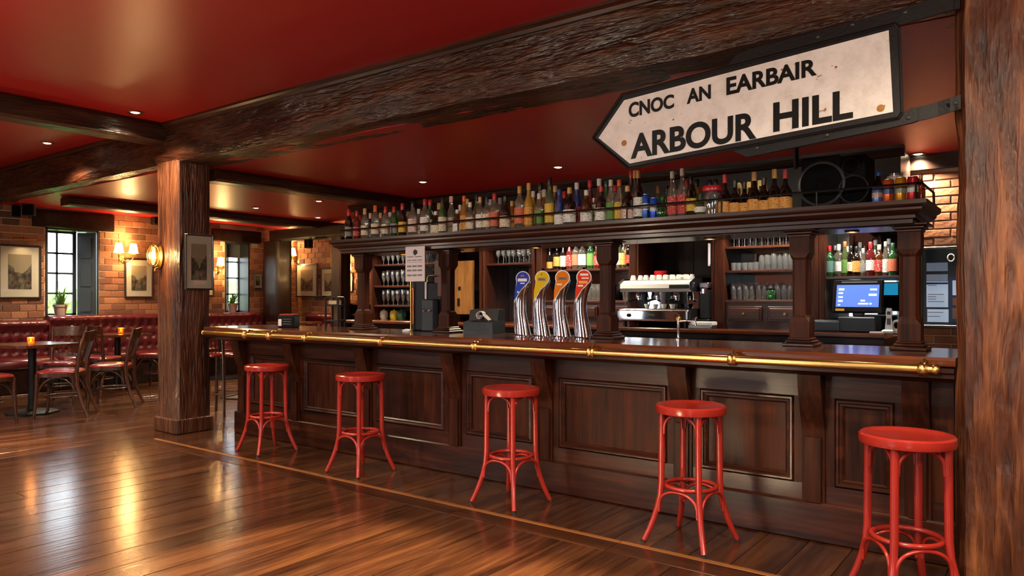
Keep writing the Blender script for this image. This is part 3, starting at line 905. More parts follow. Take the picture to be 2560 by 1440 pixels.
# ================================================================== cafe chairs, tables, benches
def make_chair():
    t = thing('dining_chair', 'x', 'chair', group='dark bentwood chairs in the seating area')
    W = M['chairwood']
    sh = .48
    # seat: rounded trapezium; front is +y
    def outline(s):
        pts = []
        for i in range(32):
            a = 2 * pi * i / 32
            c, d = cos(a), sin(a)
            e = .42
            X = (abs(c) ** e) * (1 if c > 0 else -1) * .205
            Y = (abs(d) ** e) * (1 if d > 0 else -1) * .205
            X *= 1 + .10 * (Y / .2)
            pts.append((X * s, Y * s))
        return pts
    MB().prism(outline(1), 'z', sh - .05, sh - .01).build('seat_frame', W, t, 40)
    pad = MB(); o1, o2, o3 = outline(.99), outline(.97), outline(.82)
    rings = [[(x, y, sh - .01) for x, y in o1], [(x, y, sh + .008) for x, y in o2], [(x, y, sh + .018) for x, y in o3], [(x * .3, y * .3, sh + .02) for x, y in o1]]
    vs = sum(rings, []); fs = []
    for k in range(3):
        for i in range(32): fs.append((k * 32 + i, k * 32 + (i + 1) % 32, k * 32 + 32 + (i + 1) % 32, k * 32 + 32 + i))
    fs.append(tuple(range(96, 128)))
    pad.add(vs, fs).build('seat_pad', M['seatpad'], t, 60)
    for s in (-1, 1):
        MB().tube([(s * .185, .175, sh - .02), (s * .188, .18, .3), (s * .195, .19, .12), (s * .20, .20, 0)], [.021, .02, .017, .014], 10).build('leg', W, t, 50)
        MB().tube([(s * .19, -.30, 0), (s * .178, -.235, .16), (s * .168, -.19, .34), (s * .166, -.185, sh), (s * .172, -.21, .66), (s * .185, -.265, .86), (s * .188, -.275, .9)],
                  [.014, .017, .02, .021, .019, .017, .014], 10).build('leg', W, t, 50)
    def back(z): return -.185 - (.0 if z < sh else .09 * ((z - sh) / .42) ** 1.4)
    # curved top rail and lower rail
    def rail(z0, z1, w, th, bow):
        mb = MB()
        def fn(i, j): return None
        n = 10; vs = []
        for i in range(n + 1):
            x = -w + 2 * w * i / n
            bwv = -bow * (1 - (x / w) ** 2)
            for z, off in ((z0, -th), (z0, th), (z1, th), (z1, -th)):
                zz = z + (.012 * (1 - abs(x / w)) if z == z1 else 0)
                vs.append((x, back(z) + bwv + off, zz))
        fs = [(i * 4 + k, i * 4 + (k + 1) % 4, i * 4 + 4 + (k + 1) % 4, i * 4 + 4 + k) for i in range(n) for k in range(4)]
        fs += [(0, 1, 2, 3), tuple(n * 4 + k for k in (3, 2, 1, 0))]
        return mb.add(vs, fs)
    rail(.79, .895, .185, .011, .035).build('top_rail', W, t, 40)
    rail(.545, .575, .168, .009, .02).build('back_rail', W, t, 40)
    for k in range(5):
        x = -.105 + .0525 * k
        MB().tube([(x, back(.56) - .012, .56), (x * 1.04, back(.68) - .02, .68), (x * 1.08, back(.8) - .026, .80)], .008, 6).build('slat', W, t, 50)
    MB().tube([(.165 * cos(a), .165 * sin(a) - .01, .215) for a in [2 * pi * i / 28 for i in range(28)]], .009, 8, closed=True).build('hoop', W, t, 60)
    def arch(p, q, z0, z1):
        return [Vector(p).lerp(Vector(q), s).to_2d().to_3d() + Vector((0, 0, z0 + (z1 - z0) * sin(pi * s) ** .6)) for s in [i / 12 for i in range(13)]]
    for p, q in (((-.18, .175, 0), (.18, .175, 0)), ((-.18, .17, 0), (-.168, -.17, 0)), ((.18, .17, 0), (.168, -.17, 0))):
        MB().tube(arch(p, q, .27, sh - .055), .009, 8).build('brace', W, t, 60)
    return t
ch = make_chair()
CS = 1.16
def face(dx, dy): return math.atan2(dy, dx) - pi / 2
chairs = [((-9.86, 3.98), face(-.62, -.78), 'dark chair with sunlit red seat, nearest the middle post, at the front candle table'),
          ((-9.86, 3.16), face(-.15, 1), 'dark chair with red seat cut off by the left picture edge'),
          ((-10.22, 4.74), face(-.62, -.78), 'dark slatted chair just behind the sunlit chair of the front table'),
          ((-11.05, 4.45), face(.75, -.66), 'dark chair with its plain back towards the bench, beyond the front table'),
          ((-11.72, 6.12), face(-.85, -.52), 'dark slatted chair standing alone right of the far candle table'),
          ((-11.55, 5.18), face(-.55, .83), 'dark chair with red seat left of the far candle table')]
for i, ((x, y), rz, lb) in enumerate(chairs):
    if i == 0: ch.location = (x, y, 0); ch.rotation_euler = (0, 0, rz); ch.scale = (CS,) * 3; ch['label'] = lb
    else: dup(ch, (x, y, 0), rz, lb, CS)

def make_table(label, x, y, rz, H=.875, hw=.40, hd=.40, base='oct', grp='candle-lit pub tables'):
    t = thing('pub_table', label, 'table', (x, y, 0), rz, grp)
    c = .07
    MB().prism([(-hw + c, -hd), (hw - c, -hd), (hw, -hd + c), (hw, hd - c), (hw - c, hd), (-hw + c, hd), (-hw, hd - c), (-hw, -hd + c)], 'z', H - .035, H).build('table_top', M['tablewood'], t)
    MB().lathe([(.12, H - .05), (.12, H - .035)], 16).build('top_plate', M['blackmetal'], t)
    MB().lathe([(.06, .03), (.05, .08), (.045, .12), (.045, H - .06), (.06, H - .05)], 18).build('pillar', M['blackmetal'], t, 40)
    MB().lathe([(.30, 0), (.30, .018), (.26, .03), (.07, .05), (.05, .06)], 8).build('foot_plate', M['blackmetal'], t, 20)
    return t
make_table('dark wooden candle table in the left foreground with a black pedestal', -10.42, 3.86, radians(12))
make_table('farther dark candle table with black pedestal beside the red bench', -12.18, 5.74, radians(5))
make_table('dark table half hidden behind the middle post', -12.15, 7.55, 0)
make_table('tall table with a candle in the far alcove beyond the bar end', -11.6, 8.72, 0, 1.0, .45, .35)
make_table('dark high table behind the middle post beside the left bar end', -9.6, 6.3, radians(5), 1.02, .42, .42)

def candle(x, y, z, label, e=3.0):
    t = thing('candle_holder', label, 'candle', (x, y, z), 0, 'lit amber candle glasses')
    MB().lathe([(.036, 0), (.04, .004), (.04, .085), (.042, .09), (.038, .092), (.036, .085), (.036, .012), (0, .010)], 18).build('glass_cup', M['candleglass'], t, 40)
    MB().lathe([(0, .012), (.032, .012), (.032, .035), (0, .036)], 14).build('wax', plain('wax', (.9, .6, .25), .5, emit=(1, .45, .08), estr=1.6), t, 40)
    MB().lathe([(0, .036), (.007, .042), (.009, .05), (.005, .063), (0, .075)], 8).build('flame', M['flame'], t, 60)
    glow((0, 0, .10), e, t, (1, .5, .16), .02)
p = at(77, 862, Z=.875); candle(p.x, p.y, .875, 'lit amber candle glass on the front left table')
candle(-12.20, 5.80, .875, 'lit amber candle glass on the farther bench table')
candle(-11.6, 8.60, 1.0, 'lit amber candle glass on the tall alcove table')

def bench(label, y0, y1, ztop, axis='x', x0=None, x1=None, wall=None):
    """buttoned banquette along the left wall (axis x) or the far wall (axis y)"""
    t = thing('banquette_bench', label, 'bench', group='oxblood buttoned banquettes')
    L_ = (y1 - y0)
    def T(a, d, z):          # a along, d out from the wall
        return (XL + .02 + d, y0 + a, z) if axis == 'x' else (y0 + a, YB - .02 - d, z)
    def bx(a0, a1, d0, d1, z0, z1, b=.02):
        mb = MB().cbox(a0, d0, z0, a1, d1, z1, b)
        mb.v = [T(p[0], p[1], p[2]) for p in mb.v]
        return mb
    bx(0, L_, 0, .58, 0, .36, .01).build('base', M['darkwood'], t)
    n = max(2, int(round(L_ / .8)))
    w = L_ / n
    for i in range(n):
        mb = MB().cbox(i * w + .004, .12, .36, (i + 1) * w - .004, .64, .53, .05)
        mb.v = [T(*p) for p in mb.v]
        mb.build('seat_cushion', M['leather'], t, 60)
    nb = int(round(L_ / .15)); sp = L_ / nb
    zb = .53
    rows = 3; hz = (ztop - .10 - zb) / rows
    btn = []
    for r in range(rows):
        for k in range(nb):
            a = (k + (.25 if r % 2 else .75)) * sp
            btn.append((a, zb + hz * (r + .5)))
    def depth(a, z):
        d = .20 + .018 * abs(sin(pi * a / sp)) ** .5 * (1 if z > zb + hz * rows - .05 else .6)
        k0 = a / sp
        for r in range(rows):
            bz = zb + hz * (r + .5)
            ph = .25 if r % 2 else .75
            da = ((k0 - ph + .5) % 1 - .5) * sp
            q = math.hypot(da, z - bz)
            d -= .045 * math.exp(-(q / .032) ** 2)
        if z > ztop - .10:
            s = (z - (ztop - .10)) / .10
            d += .03 * sin(pi * min(1, s) * .9)
        return d
    nu, nv = max(24, int(L_ / .024)), 26
    def fn(i, j):
        a = i * L_
        if j < .8:
            z = zb - .03 + (ztop - zb + .03) * (j / .8)
            return T(a, depth(a, z), z)
        s = (j - .8) / .2
        return T(a, (1 - s) * depth(a, ztop), ztop + .02 * sin(pi * s))
    bk = MB().grid(fn, nu, nv)
    bk.build('back_cushion', M['leather'], t, 80)
    for a in (0, L_):
        mb = MB()
        pr = [T(a, 0, zb - .03), T(a, .21, zb - .03), T(a, .23, ztop - .04), T(a, .18, ztop + .005), T(a, 0, ztop)]
        mb.add(pr + [tuple(Vector(q) + (Vector((0, .01 if a else -.01, 0)) if axis == 'x' else Vector((.01 if a else -.01, 0, 0)))) for q in pr],
               [(0, 1, 2, 3, 4), (9, 8, 7, 6, 5)] + [(i, (i + 1) % 5, 5 + (i + 1) % 5, 5 + i) for i in range(5)])
        mb.build('end_panel', M['leather'], t)
    bt = MB()
    for a, z in btn:
        bt.lathe([(0, .004), (.008, .002), (.01, -.002)], 6, (0, 0, 0), cap=False)
        k = len(bt.v) - 18
        for q in range(k, len(bt.v)):
            v = bt.v[q]
            bt.v[q] = T(a + v[0], depth(a, z) + v[2] + .004, z + v[1])
    o = bt.build('buttons', M['leather'], t, 60); o['kind'] = 'stuff'
    return t
bench('oxblood leather bench behind the front left candle table', 2.4, 5.04, 1.08)
bench('long oxblood buttoned bench under the shuttered window', 5.06, 8.95, 1.15)
bench('red buttoned bench along the far alcove wall', -12.6, -10.95, 1.10, 'y')

# dark bar chair between post and bar
t = thing('bar_chair', 'dark wooden bar chair with red seat between middle post and bar end', 'bar chair', (-8.42, 5.22, 0), face(-.4, .9))
W = M['chairwood']
MB().lathe([(.0, .72), (.19, .72), (.2, .735), (.2, .75), (.18, .765), (0, .77)], 24).build('seat', M['seatpad'], t, 40)
for sx in (-1, 1):
    MB().tube([(sx * .15, .15, .73), (sx * .17, .17, .3), (sx * .19, .19, 0)], [.02, .019, .016], 8).build('leg', W, t, 50)
    MB().tube([(sx * .19, -.2, 0), (sx * .165, -.17, .4), (sx * .155, -.165, .75), (sx * .16, -.2, 1.06)], [.016, .019, .02, .015], 8).build('leg', W, t, 50)
    MB().tube([(sx * .178, -.175, .24), (sx * .175, .175, .24)], .010, 6).build('stretcher', W, t, 50)
for y in (-.185, .182): MB().tube([(-.178, y, .27), (.178, y, .27)], .010, 6).build('stretcher', W, t, 50)
MB().cbox(-.175, -.212, .98, .175, -.188, 1.07, .008).build('top_rail', W, t)
for k in range(5): MB().tube([(-.1 + .05 * k, -.167, .77), (-.1 + .05 * k, -.195, 1.0)], .007, 6).build('slat', W, t, 50)
for sx in (-1, 1): MB().tube([(sx * .16, .155, .55), (sx * .14, .155, .66), (sx * .07, .155, .70), (0, .155, .71)], .008, 6).build('brace', W, t, 60)

# small lamps on arms, added before the cabinet heads to brighten shelves and glasses
for un, x0, x1, e in ((unitA, AX0, AX1, 22), (unitC, CX_0, CX_1, 12), (unitD, DX0, DX1, 18), (unitF, FX0, FX1, 26), (unitG, GX_0, GX_1, 16)):
    for k in (.3, .7):
        x = x0 + (x1 - x0) * k
        arm_ = MB().tube([(x, FY + .01, 2.262), (x, FY - .10, 2.275), (x, FY - .15, 2.255)], .006, 8)
        arm_.lathe([(.02, 0), (.03, -.002), (.03, -.02), (.02, -.02)], 14, (x, FY - .15, 2.262))
        arm_ = arm_.build('shelf_fill_light', M['oldbrass'], un, 40)
        MB().lathe([(0, -.022), (.02, -.02)], 12, (x, FY - .15, 2.262), cap=False).build('light_lens', M['lens'], arm_)
        spot((x, FY - .15, 2.23), e, un, radians(150), (1, .92, .80), .5, .02)

# ================================================================== the street sign
def sign_mat():
    m, nt, b = nodes('enamel_sign')
    L = nt.links.new
    tc = nt.nodes.new('ShaderNodeTexCoord')
    n1 = nt.nodes.new('ShaderNodeTexNoise'); n1.inputs['Scale'].default_value = 9; n1.inputs['Detail'].default_value = 8; n1.inputs['Roughness'].default_value = .7
    n2 = nt.nodes.new('ShaderNodeTexNoise'); n2.inputs['Scale'].default_value = 26; n2.inputs['Detail'].default_value = 4
    L(tc.outputs['Object'], n1.inputs['Vector']); L(tc.outputs['Object'], n2.inputs['Vector'])
    c1 = nt.nodes.new('ShaderNodeValToRGB'); c1.color_ramp.elements[0].position = .30; c1.color_ramp.elements[0].color = lin('#d2cec9')
    c1.color_ramp.elements[1].position = .56; c1.color_ramp.elements[1].color = lin('#ece9e8')
    L(n1.outputs['Fac'], c1.inputs['Fac'])
    c2 = nt.nodes.new('ShaderNodeValToRGB'); c2.color_ramp.elements[0].position = .69; c2.color_ramp.elements[0].color = (0, 0, 0, 1)
    c2.color_ramp.elements[1].position = .74; c2.color_ramp.elements[1].color = (1, 1, 1, 1)
    L(n2.outputs['Fac'], c2.inputs['Fac'])
    mx = nt.nodes.new('ShaderNodeMix'); mx.data_type = 'RGBA'
    L(c2.outputs['Color'], mx.inputs[0]); L(c1.outputs['Color'], mx.inputs[6]); mx.inputs[7].default_value = lin('#8a5a30')
    L(mx.outputs[2], b.inputs['Base Color'])
    b.inputs['Roughness'].default_value = .35
    return m
M['signwhite'] = sign_mat()
M['rust'] = plain('rust_spot', '#a9783c', .7, var=.4, bscale=60)
M['letter'] = plain('black_enamel', (.004, .004, .004), .4, spec=.2)
SY = 4.095
sign = thing('street_sign', 'white arrow-shaped street sign reading CNOC AN EARBAIR, ARBOUR HILL, on black brackets', 'sign')
def sp(u, v): p = at(u, v, Y=SY); return (p.x, p.z)
outer = [sp(*q) for q in ((1483, 345), (1556, 237), (2238, 60), (2248, 72), (2255, 282), (2246, 295), (1572, 421))]
MB().prism(outer, 'y', SY, SY + .035).build('back_plate', M['blackmetal'], sign)
inner = [sp(*q) for q in ((1497, 345), (1561, 251), (2222, 76), (2233, 280), (1575, 409))]
MB().prism(inner, 'y', SY - .004, SY + .01).build('face_plate', M['signwhite'], sign)
# raised rim
rim = MB()
for a, b_ in zip(outer, outer[1:] + outer[:1]):
    rim.tube([(a[0], SY - .003, a[1]), (b_[0], SY - .003, b_[1])], .008, 6)
rim.build('rim', M['blackmetal'], sign)
ub = [sp(*q) for q in ((1815, 168), (1838, 138), (1868, 124), (2372, -12), (2384, -10), (2384, 22), (2240, 62))]
MB().prism(ub, 'y', SY + .004, SY + .03).build('upper_bar', M['blackmetal'], sign)
lb_ = [sp(*q) for q in ((1822, 373), (1866, 392), (2210, 322), (2280, 306), (2296, 300), (2296, 266), (2262, 278), (2246, 296))]
MB().prism(lb_, 'y', SY + .004, SY + .03).build('lower_bar', M['blackmetal'], sign)
arm = MB()
A = [at(u, v, Y=SY + .01) for u, v in ((2275, 288), (2310, 282), (2345, 272))] + [at(2375, 262, Y=SY + .035), at(2402, 255, Y=SY + .04)]
for k in range(len(A) - 1):
    a, b_ = A[k], A[k + 1]
    h = .034
    arm.add([(a.x, a.y, a.z - h), (b_.x, b_.y, b_.z - h), (b_.x, b_.y, b_.z + h), (a.x, a.y, a.z + h)] + [(a.x, a.y + .012, a.z - h), (b_.x, b_.y + .012, b_.z - h), (b_.x, b_.y + .012, b_.z + h), (a.x, a.y + .012, a.z + h)],
            [(0, 1, 2, 3), (4, 7, 6, 5), (0, 4, 5, 1), (3, 2, 6, 7), (0, 3, 7, 4), (1, 5, 6, 2)])
arm.build('bracket_arm', M['blackmetal'], sign)
A = [at(2250, 42, Y=SY), at(2340, 14, Y=SY + .005), at(2400, 0, Y=SY + .04)]
arm = MB(); h = .04
for k in range(2):
    a, b_ = A[k], A[k + 1]
    arm.add([(a.x, a.y, a.z - h), (b_.x, b_.y, b_.z - h), (b_.x, b_.y, b_.z + h), (a.x, a.y, a.z + h)] + [(a.x, a.y + .012, a.z - h), (b_.x, b_.y + .012, b_.z - h), (b_.x, b_.y + .012, b_.z + h), (a.x, a.y + .012, a.z + h)],
            [(0, 1, 2, 3), (4, 7, 6, 5), (0, 4, 5, 1), (3, 2, 6, 7), (0, 3, 7, 4), (1, 5, 6, 2)])
arm.build('bracket_arm', M['blackmetal'], sign)
for u, v in ((2045, 92), (2131, 61), (2263, 30), (2067, 338), (2270, 294), (2388, 257), (1892, 370)):
    x, z = sp(u, v)
    MB().lathe([(.011, 0), (.010, .006), (.006, .009), (0, .010)], 10).xf(Matrix.Translation((x, SY + .004, z)) @ Matrix.Rotation(pi / 2, 4, 'X')).build('bolt', M['greymetal'], sign, 40)
for u, v in ((1561, 358), (2202, 271)):
    x, z = sp(u, v)
    MB().lathe([(.019, 0), (.015, .003), (0, .0035)], 14).xf(Matrix.Translation((x, SY - .004, z)) @ Matrix.Rotation(pi / 2, 4, 'X')).build('screw_cover', M['rust'], sign, 40)
TXT = {}
def text_mesh(s, bold=.0):
    k = (s, bold)
    if k not in TXT:
        cu = bpy.data.curves.new('txt', 'FONT'); cu.body = s; cu.resolution_u = 6
        cu.offset = bold
        o = bpy.data.objects.new('txt', cu); COL.objects.link(o)
        dg = bpy.context.evaluated_depsgraph_get(); dg.update()
        me = bpy.data.meshes.new_from_object(o.evaluated_get(dg))
        bpy.data.objects.remove(o)
        TXT[k] = ([v.co.copy() for v in me.vertices], [tuple(p.vertices) for p in me.polygons])
        bpy.data.meshes.remove(me)
    return TXT[k]
def lettering(s, p_bl, p_br, h, y, mat, parent, bold=.02, name='lettering', z0=0.0, th=.003):
    """flat letters from p_bl to p_br (x, z) with cap height h, in a plane of constant y, standing th proud"""
    vs, fs = text_mesh(s, bold)
    x0, x1 = min(v.x for v in vs), max(v.x for v in vs); y0, y1 = min(v.y for v in vs), max(v.y for v in vs)
    d = Vector((p_br[0] - p_bl[0], p_br[1] - p_bl[1]))
    def P(v, off):
        s_ = (v.x - x0) / (x1 - x0); t_ = (v.y - y0) / (y1 - y0)
        return (p_bl[0] + d.x * s_, y + off, p_bl[1] + d.y * s_ + t_ * (h[0] + (h[1] - h[0]) * s_))
    mb = MB(); mb.add([P(v, 0) for v in vs], fs)
    ed = {}
    for f in fs:
        for a, b_ in zip(f, f[1:] + f[:1]):
            ed[(a, b_)] = 1
    n = len(vs)
    mb.v += [P(v, th) for v in vs]
    mb.f += [(a, b_, b_ + n, a + n) for (a, b_) in ed if (b_, a) not in ed]
    return mb.build(name, mat, parent)
def word(s, bl, br, tl, tr):
    a, b_, c, d = sp(*bl), sp(*br), sp(*tl), sp(*tr)
    lettering(s, a, b_, (c[1] - a[1], d[1] - b_[1]), SY - .0075, M['letter'], sign, .032)
word('CNOC', (1573, 296), (1686, 270), (1573, 258), (1686, 235))
word('AN', (1718, 261), (1778, 247), (1718, 224), (1778, 211))
word('EARBAIR', (1817, 239), (2043, 188), (1817, 195), (2043, 145))
word('ARBOUR', (1578, 399), (1892, 347), (1578, 337), (1892, 277))
word('HILL', (1934, 331), (2133, 295), (1934, 258), (2133, 222))

# ================================================================== lamps
def downlight(u, v, z, label, e, extra=(0, 0)):
    p = at(u, v, Z=z)
    t = thing('downlight', label, 'ceiling light', (p.x, p.y, z), 0, 'recessed ceiling downlights')
    MB().lathe([(.045, -.001), (.068, -.002), (.076, -.006), (.074, -.010), (.05, -.010), (.045, -.004)], 24).build('trim_ring', M['oldbrass'], t, 40)
    MB().lathe([(0, -.014), (.025, -.012), (.04, -.006), (.046, -.002)], 20, cap=False).build('lens', M['lens'], t, 50)
    if e: spot((0, 0, -.03), e * 4.0, t, radians(130), (1, .80, .54), .7, .05)
downlight(338, 280, CH, 'recessed downlight in the front ceiling right by the dark cross beam', 60)
downlight(118, 357, CH, 'recessed downlight in the front ceiling at the far left', 60)
downlight(1057, 454, CL, 'recessed downlight over the left end of the bottle shelf', 60)
downlight(1395, 417, CL, 'recessed downlight above the middle of the bottle shelf', 60)
downlight(1905, 423, CL, 'recessed downlight above the row of dark brandy bottles', 60)
downlight(2295, 384, CL, 'recessed downlight by the brick wall at the right end of the bar', 70)
downlight(797, 502, CL, 'recessed downlight between the two rear cross beams, nearer one', 60)
downlight(795, 543, CL, 'recessed downlight close to the far cross beam', 50)
downlight(640, 519, CL, 'small recessed downlight left of the others between the rear beams', 40)
downlight(242, 517, CL, 'recessed downlight in front of the shuttered window lintel', 60)
# out of the frame the rows go on
for i, (x, y) in enumerate(((-5.6, 1.4), (-2.6, 1.6), (-.5, 2.6), (-3.4, -1.2), (1.8, 1.0), (-9.6, .6), (-6.4, -1.4))):
    t = thing('downlight', 'recessed downlight of the front ceiling outside the view, ' + ('above the left floor', 'above the middle floor', 'before the sign', 'behind the camera', 'right of the camera', 'by the far left wall', 'behind and left of the camera')[i], 'ceiling light', (x, y, CH), 0, 'recessed ceiling downlights')
    MB().lathe([(.045, -.001), (.068, -.002), (.076, -.006), (.074, -.010), (.05, -.010), (.045, -.004)], 20).build('trim_ring', M['oldbrass'], t, 40)
    MB().lathe([(0, -.014), (.025, -.012), (.04, -.006), (.046, -.002)], 16, cap=False).build('lens', M['lens'], t, 50)
    spot((0, 0, -.03), 220, t, radians(140), (1, .80, .54), .7, .05)

# globe lamps added out of view as warm frontal fill for sign, beam and bar
for i, (x, y, e) in enumerate(((-.5, .3, 100), (-4.6, .1, 95), (-8.6, .2, 70), (2.0, 1.8, 110))):
    t = thing('fill_pendant', ('added fill globe just above the camera view', 'added fill globe left of the camera', 'added fill globe far left of the camera', 'added fill globe right of the camera')[i], 'added fill lamp', (x, y, CH), 0, 'added fill globes out of view')
    MB().lathe([(.05, 0), (.05, -.02), (.01, -.03)], 16).build('ceiling_rose', M['oldbrass'], t, 40)
    MB().tube([(0, 0, -.02), (0, 0, -.62)], .006, 6).build('cord', M['black'], t)
    MB().lathe([(0, -.60), (.03, -.61), (.06, -.63), (.10, -.67), (.12, -.73), (.10, -.80), (.06, -.84), (0, -.855)], 20).build('globe', M['shade'], t, 60)
    glow((0, 0, -.95), e, t, (1, .86, .68), .10)

def sconce(label, loc, rz, n, e, s=1.0):
    """wall lamp with n upright shades; local +y points out of the wall"""
    t = thing('wall_sconce', label, 'wall lamp', loc, rz, 'brass wall sconces', s)
    B = M['oldbrass']
    bp_ = MB().lathe([(.05, 0), (.052, .008), (.035, .02), (.012, .03), (0, .032)], 16)
    bp_.xf(Matrix.Translation((0, 0, -.12)) @ Matrix.Rotation(-pi / 2, 4, 'X') @ Matrix.Scale(1.3, 4, (0, 1, 0)))
    bp_.build('back_plate', B, t, 40)
    xs = [0] if n == 1 else [-.10, .10]
    for x in xs:
        MB().tube([(0, .02, -.12), (x * .4, .06, -.15), (x * .8, .11, -.13), (x, .12, -.09), (x, .12, -.05)], .009, 8).build('arm', B, t, 60)
        MB().lathe([(.018, -.055), (.03, -.05), (.022, -.04), (.02, -.02)], 12, (x, .12, 0)).build('lamp_cup', B, t, 40)
        MB().lathe([(.062, -.03), (.064, -.028), (.04, .10), (.036, .105), (.034, .10), (.06, -.02)], 20, (x, .12, 0), cap=False).build('shade', M['shade'], t, 50)
        MB().lathe([(0, .14), (.008, .132), (.006, .12), (.03, .105), (.034, .10)], 12, (x, .12, 0)).build('finial', B, t, 40)
    glow((0, .17, .20), e * 1.1, t, (1, .58, .22), .05)
    glow((0, .17, -.16), e * .9, t, (1, .58, .22), .05)
p = at(305, 628, X=XL); sconce('twin-shade wall lamp on the brick right of the shuttered window', (XL, p.y, p.z), -pi / 2, 2, 16, 1.25)
p = at(541, 660, X=XL); sconce('single-shade wall lamp left of the narrow window', (XL, p.y, p.z), -pi / 2, 1, 12, 1.2)
p = at(746, 636, Y=YB); sconce('single wall lamp above the tall print in the far alcove', (p.x, YB, p.z), pi, 1, 12, 1.2)
p = at(874, 672, Y=YB); sconce('twin-shade wall lamp in the far alcove beside the gantry', (p.x, YB, p.z), pi, 2, 12, 1.1)
# hidden-by-the-post lamp brightening the brick beyond is the next one along the same wall
p = at(60, 580, X=XL)
t = thing('picture_light', 'small brass picture light over the big print on the brick wall', 'wall lamp', (XL, at(52, 600, X=XL).y, 2.36))
MB().tube([(0.0, 0, 0), (.10, 0, .05), (.16, 0, .02)], .008, 8).build('arm', M['oldbrass'], t, 60)
MB().tube([(.16, -.16, .015), (.16, .16, .015)], .018, 10).build('shade', M['oldbrass'], t, 50)
o = spot((.16, 0, 0), 8, t, radians(120), (1, .66, .32), .8, .04)
# oval lamp on the post
p = at(400, 640, Y=4.15)
t = thing('post_lamp', 'oval caged glass wall lamp glowing on the middle post', 'wall lamp', (p.x, 4.15, p.z))
MB().lathe([(.075, 0), (.078, .012), (.06, .022), (0, .024)], 24).xf(Matrix.Scale(1.75, 4, (0, 0, 1)) @ Matrix.Rotation(pi / 2, 4, 'X')).build('back_plate', M['oldbrass'], t, 40)
gp = [(.0, -.115), (.03, -.112), (.05, -.09), (.058, -.05), (.058, .05), (.05, .09), (.03, .112), (0, .115)]
MB().lathe(gp, 18, (0, -.075, 0)).build('glass_globe', M['lampglass'], t, 60)
MB().lathe([(0, -.05), (.018, -.04), (.024, 0), (.018, .04), (0, .05)], 12, (0, -.075, 0)).build('bulb', M['bulb'], t, 60)
for k in range(3):
    a = pi * k / 3
    MB().tube([(.061 * cos(a) * sin(b_), -.075 + .061 * sin(a) * sin(b_), .118 * cos(b_)) for b_ in [2 * pi * i / 24 for i in range(24)]], .004, 6, closed=True).build('cage_wire', M['oldbrass'], t, 60)
MB().tube([(0, -.02, -.13), (0, -.05, -.14), (0, -.06, -.17)], [.012, .014, .006], 8).build('finial', M['oldbrass'], t, 60)
glow((0, -.20, 0), 14, t, (1, .60, .24), .05)

# ================================================================== pictures
def photo_mat(name, seed):
    """a faded street view: sky, dark masses of houses, pale road"""
    m, nt, b = nodes(name)
    L = nt.links.new
    tc = nt.nodes.new('ShaderNodeTexCoord')
    sx = nt.nodes.new('ShaderNodeSeparateXYZ'); L(tc.outputs['Generated'], sx.inputs[0])
    nz = nt.nodes.new('ShaderNodeTexNoise'); nz.inputs['Scale'].default_value = 6; nz.inputs['Detail'].default_value = 6
    mp = nt.nodes.new('ShaderNodeMapping'); mp.inputs['Location'].default_value = (seed, seed * .7, seed * 1.3)
    L(tc.outputs['Generated'], mp.inputs['Vector']); L(mp.outputs['Vector'], nz.inputs['Vector'])
    def mth(op, a, b_):
        n = nt.nodes.new('ShaderNodeMath'); n.operation = op
        for i, q in enumerate((a, b_)):
            if isinstance(q, (int, float)): n.inputs[i].default_value = q
            else: L(q, n.inputs[i])
        return n.outputs[0]
    horiz = mth('MAXIMUM', sx.outputs['X'], sx.outputs['Y'])
    # distance from the middle lifts the roof line
    d = mth('ABSOLUTE', mth('SUBTRACT', sx.outputs['X'], .5), 0)
    d2 = mth('ABSOLUTE', mth('SUBTRACT', sx.outputs['Y'], .5), 0)
    dd = mth('MINIMUM', mth('MAXIMUM', d, 0), .5)
    dd = mth('MULTIPLY', mth('MULTIPLY', d, d2), 4.0) if False else d
    roof = mth('ADD', mth('MULTIPLY', dd, .55), mth('ADD', .40, mth('MULTIPLY', mth('SUBTRACT', nz.outputs['Fac'], .5), .5)))
    sky = mth('GREATER_THAN', sx.outputs['Z'], roof)
    cr = nt.nodes.new('ShaderNodeValToRGB')
    cr.color_ramp.elements[0].position = .36; cr.color_ramp.elements[0].color = lin('#1b1611')
    cr.color_ramp.elements[1].position = .68; cr.color_ramp.elements[1].color = lin('#7d6d58')
    L(nz.outputs['Fac'], cr.inputs['Fac'])
    mx = nt.nodes.new('ShaderNodeMix'); mx.data_type = 'RGBA'
    L(sky, mx.inputs[0]); L(cr.outputs['Color'], mx.inputs[6]); mx.inputs[7].default_value = lin('#a8967c')
    L(mx.outputs[2], b.inputs['Base Color'])
    b.inputs['Roughness'].default_value = .5
    return m
